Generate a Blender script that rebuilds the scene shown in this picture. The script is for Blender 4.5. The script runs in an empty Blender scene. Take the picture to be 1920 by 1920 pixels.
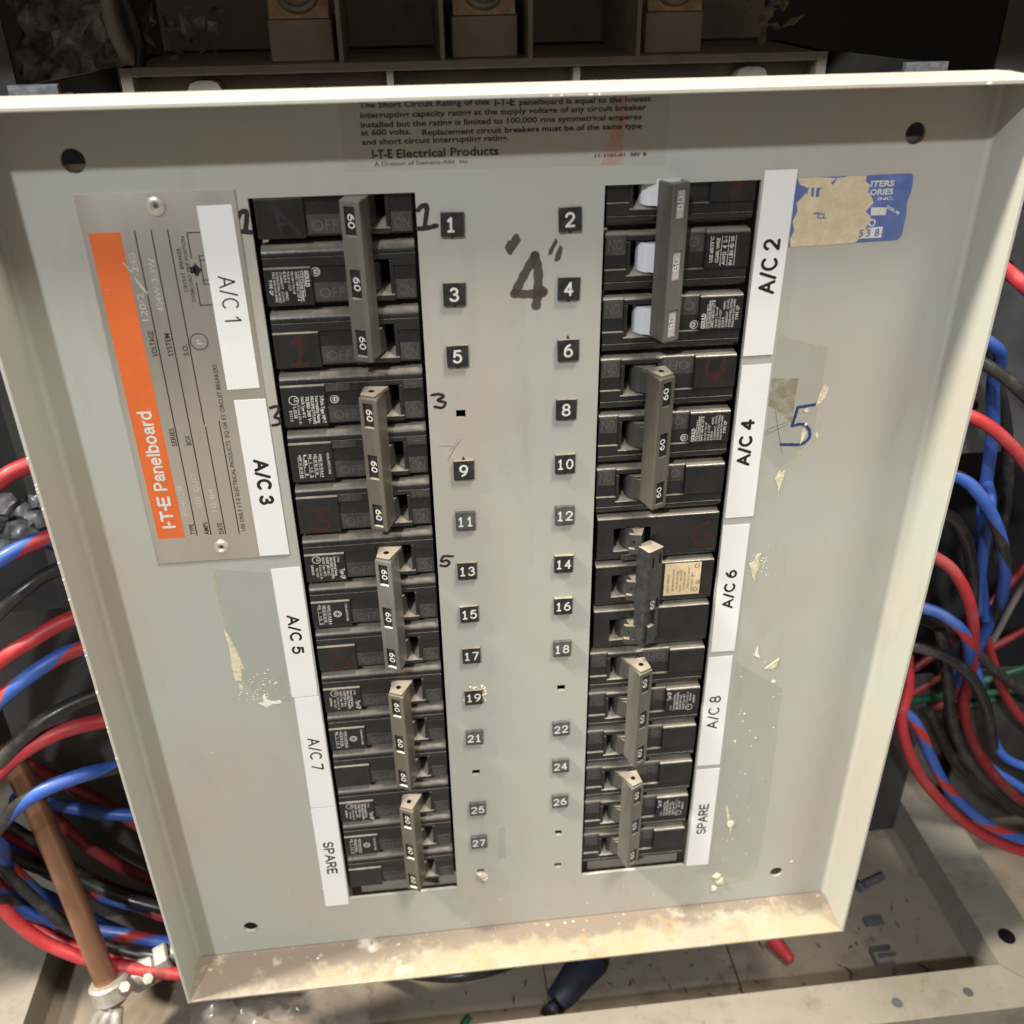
import bpy, bmesh, math, random
from mathutils import Vector, Matrix
from mathutils.geometry import delaunay_2d_cdt
random.seed(7)
S = bpy.context.scene
COL = S.collection
R_ = math.radians

def P(x, y, z):
    """millimetres on the cover (x right, y up, z out towards the viewer) to metres in the world"""
    return Vector((x * .001, -z * .001, y * .001))

# ------------------------------------------------------------------ camera
cam_data = bpy.data.cameras.new('camera')
cam = bpy.data.objects.new('camera', cam_data)
COL.objects.link(cam)
S.camera = cam
cam_data.sensor_width = 36.0
cam_data.lens = 34.0
cam_data.clip_start = .01
cam_data.clip_end = 100
CR = ((0.99373229, -0.0123827, 0.11109818), (0.06638954, 0.86496377, -0.49742347), (-0.08993645, 0.50168152, 0.86036451))
ax = [P(*r) * 1000 for r in CR]
m = Matrix((ax[0], ax[1], ax[2])).transposed().to_4x4()
m.translation = P(-39.5, 88.15, 365.6)
cam.matrix_world = m
cam_data.dof.use_dof = True
cam_data.dof.focus_distance = .425
cam_data.dof.aperture_fstop = 11.0

# ------------------------------------------------------------------ light
world = bpy.data.worlds.new('World')
S.world = world
world.use_nodes = True
wn = world.node_tree.nodes
wl = world.node_tree.links
bg = wn['Background']
tc = wn.new('ShaderNodeTexCoord')
sep = wn.new('ShaderNodeSeparateXYZ')
wl.new(tc.outputs['Generated'], sep.inputs[0])
rmp = wn.new('ShaderNodeValToRGB')
rmp.color_ramp.elements[0].position = .20
rmp.color_ramp.elements[0].color = (.80, .70, .58, 1)
rmp.color_ramp.elements[1].position = .85
rmp.color_ramp.elements[1].color = (.52, .445, .355, 1)
for q_, c_ in ((.25, (.72, .63, .52, 1)), (.33, (.27, .23, .185, 1)), (.42, (.21, .18, .15, 1)), (.52, (.21, .18, .15, 1)), (.66, (.34, .29, .235, 1))):
    e_ = rmp.color_ramp.elements.new(q_)
    e_.color = c_
mp = wn.new('ShaderNodeMapRange')
mp.inputs['From Min'].default_value = -1
wl.new(sep.outputs['Z'], mp.inputs['Value'])
wl.new(mp.outputs[0], rmp.inputs[0])
wl.new(rmp.outputs[0], bg.inputs['Color'])
bg.inputs['Strength'].default_value = .80

def lamp(name, direction, dist, target, watts, size, color):
    d = bpy.data.lights.new(name, 'AREA')
    d.shape = 'DISK'
    d.size = size
    d.energy = watts
    d.color = color
    o = bpy.data.objects.new(name, d)
    COL.objects.link(o)
    v = Vector((direction[0], -direction[2], direction[1])).normalized()
    o.location = P(*target) + v * dist
    o.rotation_euler = v.to_track_quat('Z', 'Y').to_euler()
    o['label'] = 'ceiling lamp'
    return o
lamp('ceiling_lamp', (-12, 25, 27), 3.0, (0, -150, 0), 52, .12, (.90, .97, 1.0))
lamp('ceiling_lamp', (.30, .88, .31), 4.0, (0, -200, 0), 155, .80, (1.0, .93, .79))
lamp('ceiling_lamp', (-.60, .79, .115), 4.0, (0, -200, 0), 320, .36, (1.0, .92, .75))

S.view_settings.view_transform = 'Standard'
S.view_settings.look = 'None'
S.view_settings.exposure = .15
S.view_settings.gamma = 1
S.view_settings.use_curve_mapping = False
S.cycles.max_bounces = 6
S.cycles.use_denoising = True

# ------------------------------------------------------------------ materials
def newmat(name):
    mt = bpy.data.materials.new(name)
    mt.use_nodes = True
    nt = mt.node_tree
    return mt, nt.nodes, nt.links, nt.nodes['Principled BSDF']

def mat(name, color, rough=.5, metal=0., var=.10, scale=60., bump=.0, bscale=400., spec=.5, color2=None, aniso=None, lo=.35, hi=.65, detail=4., dust=0.):
    """plain surface with uneven colour and a slight bump"""
    mt, n, l, b = newmat(name)
    t = n.new('ShaderNodeTexCoord')
    src = t.outputs['Object']
    if aniso:
        mp_ = n.new('ShaderNodeMapping')
        mp_.inputs['Scale'].default_value = aniso
        l.new(src, mp_.inputs[0])
        src = mp_.outputs[0]
    nz = n.new('ShaderNodeTexNoise')
    nz.inputs['Scale'].default_value = scale
    nz.inputs['Detail'].default_value = detail
    nz.inputs['Roughness'].default_value = .6
    l.new(src, nz.inputs['Vector'])
    rp = n.new('ShaderNodeValToRGB')
    c2 = color2 or tuple(c * (1 - var) for c in color)
    c1 = color if color2 else tuple(min(1, c * (1 + var)) for c in color)
    rp.color_ramp.elements[0].position = lo
    rp.color_ramp.elements[0].color = (*c2, 1)
    rp.color_ramp.elements[1].position = hi
    rp.color_ramp.elements[1].color = (*c1, 1)
    l.new(nz.outputs['Fac'], rp.inputs[0])
    out = rp.outputs[0]
    rfin = None
    if dust:      # dust on whatever faces up; its pale colour also paints in ridge highlights
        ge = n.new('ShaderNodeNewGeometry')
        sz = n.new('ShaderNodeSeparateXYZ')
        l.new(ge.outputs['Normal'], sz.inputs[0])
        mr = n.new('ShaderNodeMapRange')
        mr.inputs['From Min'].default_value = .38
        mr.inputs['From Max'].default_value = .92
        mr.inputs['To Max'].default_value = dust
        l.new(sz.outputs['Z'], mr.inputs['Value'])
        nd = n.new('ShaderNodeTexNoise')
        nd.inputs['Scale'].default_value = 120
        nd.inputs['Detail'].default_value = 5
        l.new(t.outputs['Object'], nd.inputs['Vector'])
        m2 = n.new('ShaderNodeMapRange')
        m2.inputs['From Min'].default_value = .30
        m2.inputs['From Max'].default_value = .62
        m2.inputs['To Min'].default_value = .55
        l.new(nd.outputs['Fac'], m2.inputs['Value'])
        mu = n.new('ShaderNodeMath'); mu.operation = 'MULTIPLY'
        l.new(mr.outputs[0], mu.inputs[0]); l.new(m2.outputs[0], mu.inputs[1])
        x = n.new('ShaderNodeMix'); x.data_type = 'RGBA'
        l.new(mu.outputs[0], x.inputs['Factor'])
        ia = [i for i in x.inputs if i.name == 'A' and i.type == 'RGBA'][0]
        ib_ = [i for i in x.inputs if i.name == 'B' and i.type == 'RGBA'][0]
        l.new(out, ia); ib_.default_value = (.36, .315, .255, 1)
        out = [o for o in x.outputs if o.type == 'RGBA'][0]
    l.new(out, b.inputs['Base Color'])
    b.inputs['Roughness'].default_value = rough
    b.inputs['Metallic'].default_value = metal
    b.inputs['Specular IOR Level'].default_value = spec
    rr = n.new('ShaderNodeMapRange')
    rr.inputs['To Min'].default_value = max(.05, rough - .08)
    rr.inputs['To Max'].default_value = min(1, rough + .08)
    l.new(nz.outputs['Fac'], rr.inputs['Value'])
    l.new(rr.outputs[0], b.inputs['Roughness'])
    if bump:
        nb = n.new('ShaderNodeTexNoise')
        nb.inputs['Scale'].default_value = bscale
        nb.inputs['Detail'].default_value = 3
        l.new(t.outputs['Object'], nb.inputs['Vector'])
        bp = n.new('ShaderNodeBump')
        bp.inputs['Strength'].default_value = bump
        bp.inputs['Distance'].default_value = .0006
        l.new(nb.outputs['Fac'], bp.inputs['Height'])
        l.new(bp.outputs[0], b.inputs['Normal'])
    return mt

def paint_mat(name, base, dirt, amount=.5, scale=14., rough=.42, grime=None, gscale=25., band=False):
    """aged enamel: broad tint drift, smears, fine specks, orange-peel bump; grime adds thick stains"""
    mt, n, l, b = newmat(name)
    t = n.new('ShaderNodeTexCoord')
    def noise(sc, det=5., ro=.6, vec=None, dist=0.):
        z = n.new('ShaderNodeTexNoise')
        z.inputs['Scale'].default_value = sc
        z.inputs['Detail'].default_value = det
        z.inputs['Roughness'].default_value = ro
        z.inputs['Distortion'].default_value = dist
        l.new(vec or t.outputs['Object'], z.inputs['Vector'])
        return z.outputs['Fac']
    def ramp(src, a, bb, ca=(0, 0, 0, 1), cb=(1, 1, 1, 1)):
        r = n.new('ShaderNodeValToRGB')
        r.color_ramp.elements[0].position = a
        r.color_ramp.elements[0].color = ca
        r.color_ramp.elements[1].position = bb
        r.color_ramp.elements[1].color = cb
        l.new(src, r.inputs[0])
        return r.outputs[0]
    def mix(fac, c1, c2):
        x = n.new('ShaderNodeMix')
        x.data_type = 'RGBA'
        if isinstance(fac, float): x.inputs['Factor'].default_value = fac
        else: l.new(fac, x.inputs['Factor'])
        for k, c in (('A', c1), ('B', c2)):
            s = [i for i in x.inputs if i.name == k and i.type == 'RGBA'][0]
            if isinstance(c, tuple): s.default_value = (*c, 1)
            else: l.new(c, s)
        return [o for o in x.outputs if o.type == 'RGBA'][0]
    big = noise(scale, 3., .55, dist=.6)
    k = amount
    col = mix(ramp(big, .35, .68), base, tuple(x * (1 - k) + y * k for x, y in zip(base, dirt)))
    mpn = n.new('ShaderNodeMapping')
    mpn.inputs['Scale'].default_value = (1., 1., .28)
    mpn.inputs['Rotation'].default_value = (0, .35, 0)
    l.new(t.outputs['Object'], mpn.inputs[0])
    sm = noise(38., 6., .65, mpn.outputs[0], 1.2)
    col = mix(ramp(sm, .54, .80, (0, 0, 0, 1), (.62, .62, .62, 1)), col, tuple(x * .80 for x in dirt))
    sp = noise(420., 2., .5)
    col = mix(ramp(sp, .70, .76, (0, 0, 0, 1), (.22, .22, .22, 1)), col, tuple(x * .6 for x in dirt))
    if grime:
        g = noise(gscale, 7., .62, dist=.15)
        col = mix(ramp(g, .42, .62), col, grime[0])
        g2 = noise(gscale * 1.7, 6., .66, dist=.2)
        col = mix(ramp(g2, .55, .70, (0, 0, 0, 1), (.85, .85, .85, 1)), col, grime[1])
        g3 = noise(gscale * 7, 4., .7)
        col = mix(ramp(g3, .60, .72, (0, 0, 0, 1), (.6, .6, .6, 1)), col, grime[2])
    if band:      # dust and crumbs gathered in the fold, thicker towards the left end
        so = n.new('ShaderNodeSeparateXYZ')
        l.new(t.outputs['Object'], so.inputs[0])
        def mrange(src, a, bb, c=0., d=1.):
            q = n.new('ShaderNodeMapRange')
            for k_, v_ in (('From Min', a), ('From Max', bb), ('To Min', c), ('To Max', d)): q.inputs[k_].default_value = v_
            l.new(src, q.inputs['Value'])
            return q.outputs[0]
        def math_(op, a, bb):
            q = n.new('ShaderNodeMath'); q.operation = op; q.use_clamp = True
            for i_, v_ in enumerate((a, bb)):
                if isinstance(v_, float): q.inputs[i_].default_value = v_
                else: l.new(v_, q.inputs[i_])
            return q.outputs[0]
        near = mrange(so.outputs['Y'], -.026, -.001)
        left = mrange(so.outputs['X'], -.02, -.17, .0, .42)
        nz_ = noise(48., 7., .68)
        f_ = math_('ADD', math_('MULTIPLY', near, .75), left)
        f_ = math_('MULTIPLY', f_, mrange(nz_, .30, .62, .25, 1.6))
        col = mix(ramp(f_, .34, .66), col, (.185, .15, .12))
        w_ = noise(30., 4., .55)
        col = mix(ramp(w_, .60, .66), col, (.40, .375, .32))
    l.new(col, b.inputs['Base Color'])
    rr = n.new('ShaderNodeMapRange')
    rr.inputs['To Min'].default_value = rough - .10
    rr.inputs['To Max'].default_value = rough + .14
    l.new(sm, rr.inputs['Value'])
    l.new(rr.outputs[0], b.inputs['Roughness'])
    b.inputs['Specular IOR Level'].default_value = .4
    bp = n.new('ShaderNodeBump')
    bp.inputs['Strength'].default_value = .12
    bp.inputs['Distance'].default_value = .0004
    l.new(noise(230., 3., .5), bp.inputs['Height'])
    bp2 = n.new('ShaderNodeBump')
    bp2.inputs['Strength'].default_value = .18
    bp2.inputs['Distance'].default_value = .004
    l.new(noise(11., 2., .5), bp2.inputs['Height'])
    l.new(bp.outputs[0], bp2.inputs['Normal'])
    l.new(bp2.outputs[0], b.inputs['Normal'])
    return mt

def see_through(name, color, opacity, rough=.3, nscale=None):
    """thin smear or clear film: part of the light passes"""
    mt, n, l, b = newmat(name)
    b.inputs['Base Color'].default_value = (*color, 1)
    b.inputs['Roughness'].default_value = rough
    tr = n.new('ShaderNodeBsdfTransparent')
    mx = n.new('ShaderNodeMixShader')
    l.new(tr.outputs[0], mx.inputs[1])
    l.new(b.outputs[0], mx.inputs[2])
    mx.inputs[0].default_value = opacity
    if nscale:
        t = n.new('ShaderNodeTexCoord')
        z = n.new('ShaderNodeTexNoise')
        z.inputs['Scale'].default_value = nscale
        z.inputs['Detail'].default_value = 6
        l.new(t.outputs['Object'], z.inputs['Vector'])
        r = n.new('ShaderNodeMapRange')
        r.inputs['From Min'].default_value = .35
        r.inputs['From Max'].default_value = .65
        r.inputs['To Max'].default_value = min(1, opacity * 2)
        l.new(z.outputs['Fac'], r.inputs['Value'])
        l.new(r.outputs[0], mx.inputs[0])
    l.new(mx.outputs[0], n['Material Output'].inputs[0])
    return mt

def wire_mat(name, color, stripe=None, pitch=55., frac=.35, rough=.34, marks=False):
    """cable insulation; stripe winds tape of a second colour round the cable (u = round it, v = millimetres along it)"""
    mt, n, l, b = newmat(name)
    t = n.new('ShaderNodeTexCoord')
    nz = n.new('ShaderNodeTexNoise')
    nz.inputs['Scale'].default_value = 150
    nz.inputs['Detail'].default_value = 4
    l.new(t.outputs['Object'], nz.inputs['Vector'])
    def mixc(fac, a, c):
        x = n.new('ShaderNodeMix')
        x.data_type = 'RGBA'
        l.new(fac, x.inputs['Factor'])
        for k, s_ in (('A', a), ('B', c)):
            s = [i for i in x.inputs if i.name == k and i.type == 'RGBA'][0]
            if isinstance(s_, tuple): s.default_value = (*s_, 1)
            else: l.new(s_, s)
        return [o for o in x.outputs if o.type == 'RGBA'][0]
    col = mixc(nz.outputs['Fac'], tuple(c * .8 for c in color), tuple(min(1, c * 1.15) for c in color))
    if stripe:
        sp = n.new('ShaderNodeSeparateXYZ')
        l.new(t.outputs['UV'], sp.inputs[0])
        a = n.new('ShaderNodeMath'); a.operation = 'DIVIDE'
        l.new(sp.outputs['Y'], a.inputs[0]); a.inputs[1].default_value = pitch
        c = n.new('ShaderNodeMath'); c.operation = 'ADD'
        l.new(a.outputs[0], c.inputs[0]); l.new(sp.outputs['X'], c.inputs[1])
        f = n.new('ShaderNodeMath'); f.operation = 'FRACT'
        l.new(c.outputs[0], f.inputs[0])
        g = n.new('ShaderNodeMath'); g.operation = 'LESS_THAN'
        l.new(f.outputs[0], g.inputs[0]); g.inputs[1].default_value = frac
        col = mixc(g.outputs[0], col, stripe)
    if marks:     # worn dark legend printed along the jacket
        sp = n.new('ShaderNodeSeparateXYZ')
        l.new(t.outputs['UV'], sp.inputs[0])
        cb = n.new('ShaderNodeCombineXYZ')
        def m_(op, a, v, v2=None):
            q = n.new('ShaderNodeMath'); q.operation = op
            l.new(a, q.inputs[0])
            if isinstance(v, float): q.inputs[1].default_value = v
            else: l.new(v, q.inputs[1])
            if v2 is not None: q.inputs[2].default_value = v2
            return q.outputs[0]
        l.new(m_('MULTIPLY', sp.outputs['X'], 22.), cb.inputs[0]); l.new(m_('MULTIPLY', sp.outputs['Y'], .85), cb.inputs[1])
        nm = n.new('ShaderNodeTexNoise'); nm.inputs['Scale'].default_value = 1.; nm.inputs['Detail'].default_value = 1.
        l.new(cb.outputs[0], nm.inputs['Vector'])
        ink = m_('GREATER_THAN', nm.outputs['Fac'], .53)
        band_ = m_('COMPARE', sp.outputs['X'], .62, .045)
        gap_ = m_('LESS_THAN', m_('FRACT', m_('DIVIDE', sp.outputs['Y'], 70.), 0.), .62)
        f2 = m_('MULTIPLY', m_('MULTIPLY', ink, band_), gap_)
        f2 = m_('MULTIPLY', f2, .8)
        col = mixc(f2, col, tuple(c * .15 for c in color))
    dz = n.new('ShaderNodeTexNoise'); dz.inputs['Scale'].default_value = 55.; dz.inputs['Detail'].default_value = 6.; dz.inputs['Roughness'].default_value = .7
    l.new(t.outputs['Object'], dz.inputs['Vector'])
    dr = n.new('ShaderNodeMapRange')
    for k_, v_ in (('From Min', .5), ('From Max', .75), ('To Min', 0.), ('To Max', .28)): dr.inputs[k_].default_value = v_
    l.new(dz.outputs['Fac'], dr.inputs['Value'])
    col = mixc(dr.outputs[0], col, (.24, .21, .18))
    rg = n.new('ShaderNodeMapRange')
    for k_, v_ in (('From Min', .4), ('From Max', .7), ('To Min', rough - .06), ('To Max', rough + .22)): rg.inputs[k_].default_value = v_
    l.new(dz.outputs['Fac'], rg.inputs['Value'])
    l.new(col, b.inputs['Base Color'])
    l.new(rg.outputs[0], b.inputs['Roughness'])
    b.inputs['Specular IOR Level'].default_value = .4
    return mt

M = {}
M['paint'] = paint_mat('grey_enamel', (.385, .402, .368), (.415, .375, .335), .9, 11.)
M['paint_low'] = paint_mat('stained_enamel', (.31, .285, .23), (.27, .225, .165), .6, 30., .6,
                           grime=((.32, .265, .175), (.27, .17, .08), (.16, .13, .10)), gscale=22., band=True)
M['bare'] = mat('worn_edge', (.50, .47, .40), .45, .2, .25, 300)
M['dust'] = mat('dust_line', (.30, .25, .20), .95, 0, .4, 500, .6, 900)
M['hole'] = mat('dark_gap', (.006, .006, .0065), .9, spec=.05)
M['black'] = mat('black_phenolic', (.015, .015, .017), .27, 0, .25, 90, .10, 700, .5, dust=.80)  # dust amount also paints the bright ridge highlights
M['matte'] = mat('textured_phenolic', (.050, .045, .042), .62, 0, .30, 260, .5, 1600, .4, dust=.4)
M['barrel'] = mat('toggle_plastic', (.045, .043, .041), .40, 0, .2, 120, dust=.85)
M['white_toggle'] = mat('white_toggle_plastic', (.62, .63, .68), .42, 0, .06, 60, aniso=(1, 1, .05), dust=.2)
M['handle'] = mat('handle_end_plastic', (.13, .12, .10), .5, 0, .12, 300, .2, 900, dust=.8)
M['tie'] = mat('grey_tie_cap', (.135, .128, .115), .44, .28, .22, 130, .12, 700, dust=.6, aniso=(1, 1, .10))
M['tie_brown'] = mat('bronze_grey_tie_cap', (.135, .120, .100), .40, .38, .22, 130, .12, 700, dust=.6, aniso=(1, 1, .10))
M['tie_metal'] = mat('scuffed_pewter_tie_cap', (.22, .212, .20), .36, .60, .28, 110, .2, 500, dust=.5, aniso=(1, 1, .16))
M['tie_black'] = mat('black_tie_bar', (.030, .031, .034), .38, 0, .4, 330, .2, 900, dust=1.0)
M['label_black'] = mat('black_foil_label', (.014, .014, .015), .30, 0, .3, 120)
M['print'] = mat('white_print', (.62, .61, .58), .6, 0, .15, 900)
M['print_dim'] = mat('embossed_letters', (.085, .080, .075), .55)
M['white'] = mat('white_label_tape', (.78, .77, .77), .38, 0, .02, 60)
M['ink'] = mat('black_print', (.012, .011, .012), .5)
M['marker'] = mat('marker_ink', (.020, .010, .016), .55, 0, .3, 300)
M['marker_faded'] = see_through('faded_marker_ink', (.060, .045, .038), .74, .55, None)
M['marker_blue'] = mat('blue_marker_ink', (.022, .040, .16), .5, 0, .3, 200)
M['marker_red'] = see_through('red_marker_ink', (.11, .022, .014), .36, .5)
M['pencil'] = see_through('pencil_scratch', (.06, .055, .05), .55)
M['scratch'] = see_through('pale_scratch', (.62, .60, .55), .45)
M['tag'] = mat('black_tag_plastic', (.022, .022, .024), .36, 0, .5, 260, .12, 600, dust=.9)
M['tag_edge'] = mat('tag_edge_plastic', (.16, .155, .145), .5)
M['alu'] = mat('nameplate_aluminium', (.70, .67, .63), .30, .88, .10, 25, .05, 900, aniso=(1, 1, .15))
M['alu_bright'] = mat('stamped_aluminium', (.85, .83, .78), .30, .7, .1, 300)
M['orange'] = mat('orange_enamel', (.66, .135, .032), .46, 0, .06, 40)
M['rivet'] = mat('rivet_metal', (.66, .60, .52), .40, .6, .15, 200)
M['blue_sticker'] = mat('blue_sticker', (.10, .145, .35), .55, 0, .14, 160, .1, 500)
M['torn'] = mat('torn_paper', (.60, .49, .33), .85, 0, .10, 160, .5, 700)
M['cream'] = mat('cream_label', (.66, .52, .33), .7, 0, .10, 150, color2=(.50, .34, .17), lo=.25, hi=.45)
M['film'] = see_through('clear_film', (.55, .46, .40), .17, .18)
M['smear'] = see_through('orange_smear', (.72, .25, .16), .17, .6, 90)
M['residue'] = see_through('glue_residue', (.62, .56, .42), .28, .6, 90)
M['tape_mark'] = see_through('tape_ghost', (.27, .29, .25), .10, .40)
M['tan_glue'] = see_through('tan_glue', (.30, .255, .13), .42, .5, 160)
M['chip'] = mat('chipped_paint', (.66, .58, .42), .7, 0, .2, 500, .5, 900)
M['putty'] = mat('putty_blob', (.56, .46, .38), .75, 0, .2, 400, .6, 900)
M['white_chip'] = mat('white_paint_chip', (.80, .78, .70), .6)
M['brown'] = mat('brown_moulding', (.43, .365, .30), .6, 0, .10, 60, .2, 500)
M['brown_dark'] = mat('dark_brown_moulding', (.42, .36, .30), .65, 0, .10, 60)
M['copper'] = mat('tinned_copper', (.80, .55, .38), .45, .2, .2, 200, .2, 500)
M['pipe'] = mat('dull_copper', (.30, .155, .095), .34, .60, .14, 40, .10, 300, aniso=(1, 1, .2))
M['zinc'] = mat('cast_zinc', (.34, .32, .29), .5, .35, .25, 120, .3, 500)
M['dark_wall'] = mat('charcoal_enamel', (.042, .040, .041), .55, 0, .35, 12, .1, 200)
M['dark_sheet'] = mat('dark_sheet_metal', (.065, .062, .058), .55, .2, .3, 30, .1, 200)
M['grey_sheet'] = mat('grey_sheet_metal', (.10, .10, .108), .5, .2, .3, 25)
M['rail'] = paint_mat('dusty_lip_enamel', (.22, .20, .17), (.17, .145, .115), .8, 22., .6,
                      grime=((.23, .21, .18), (.15, .125, .105), (.08, .065, .055)), gscale=18.)
M['floor'] = paint_mat('dirty_floor_enamel', (.21, .17, .130), (.14, .108, .082), .8, 14., .65,
                       grime=((.21, .172, .134), (.120, .094, .073), (.045, .036, .029)), gscale=16.)
M['foil'] = mat('grey_foil', (.62, .60, .57), .40, .3, .5, 90, .3, 300, color2=(.12, .115, .11))
M['leaf'] = mat('crumpled_paper', (.42, .34, .25), .8, 0, .2, 200)
M['leaf_grey'] = mat('pale_crumpled_plastic', (.13, .128, .14), .30, 0, .4, 150)
M['foam'] = mat('white_foam_tape', (.26, .26, .275), .8, 0, .3, 400, .4, 900)
M['bag'] = see_through('clear_plastic', (.55, .50, .48), .20, .12)
M['red_w'] = wire_mat('red_insulation', (.36, .026, .032), rough=.42, marks=True)
M['red_dark'] = wire_mat('deep_red_insulation', (.20, .018, .020), rough=.45)
M['black_w'] = wire_mat('black_insulation', (.022, .021, .021), rough=.30)
M['blue_w'] = wire_mat('blue_insulation', (.032, .085, .34), rough=.42)
M['blue_red'] = wire_mat('blue_tape_over_red', (.032, .088, .35), (.34, .028, .034), 46., .30, .42)
M['blue_black'] = wire_mat('blue_tape_over_black', (.032, .090, .37), (.022, .021, .021), 74., .34, .42)
M['green_w'] = wire_mat('green_insulation', (.010, .075, .038), rough=.5)
M['grey_w'] = wire_mat('grey_insulation', (.12, .11, .105))
M['navy'] = mat('navy_rubber', (.014, .017, .032), .6, 0, .3, 80)
M['concrete'] = mat('concrete', (.16, .15, .14), .9, 0, .3, 6, .3, 60)
M['cream_w'] = wire_mat('cream_insulation', (.30, .27, .20))

# ------------------------------------------------------------------ mesh building
_txt = {}
def glyphs(s, bold):
    """letters of the built-in font as flat triangles, capitals 1 high, starting at x = 0"""
    k = (s, bold)
    if k in _txt: return _txt[k]
    c = bpy.data.curves.new('letters', 'FONT')
    c.body = s
    c.size = 1
    c.offset = bold
    c.resolution_u = 3
    o = bpy.data.objects.new('letters', c)
    COL.objects.link(o)
    bpy.context.view_layer.update()
    me = o.evaluated_get(bpy.context.evaluated_depsgraph_get()).to_mesh()
    vs = [(v.co.x, v.co.y) for v in me.vertices]
    fs = [tuple(p.vertices) for p in me.polygons]
    o.to_mesh_clear()
    bpy.data.objects.remove(o)
    bpy.data.curves.remove(c)
    x0 = min(v[0] for v in vs); x1 = max(v[0] for v in vs)
    h = .729
    vs = [((x - x0) / h, y / h) for x, y in vs]
    _txt[k] = (vs, fs, (x1 - x0) / h)
    return _txt[k]

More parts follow.
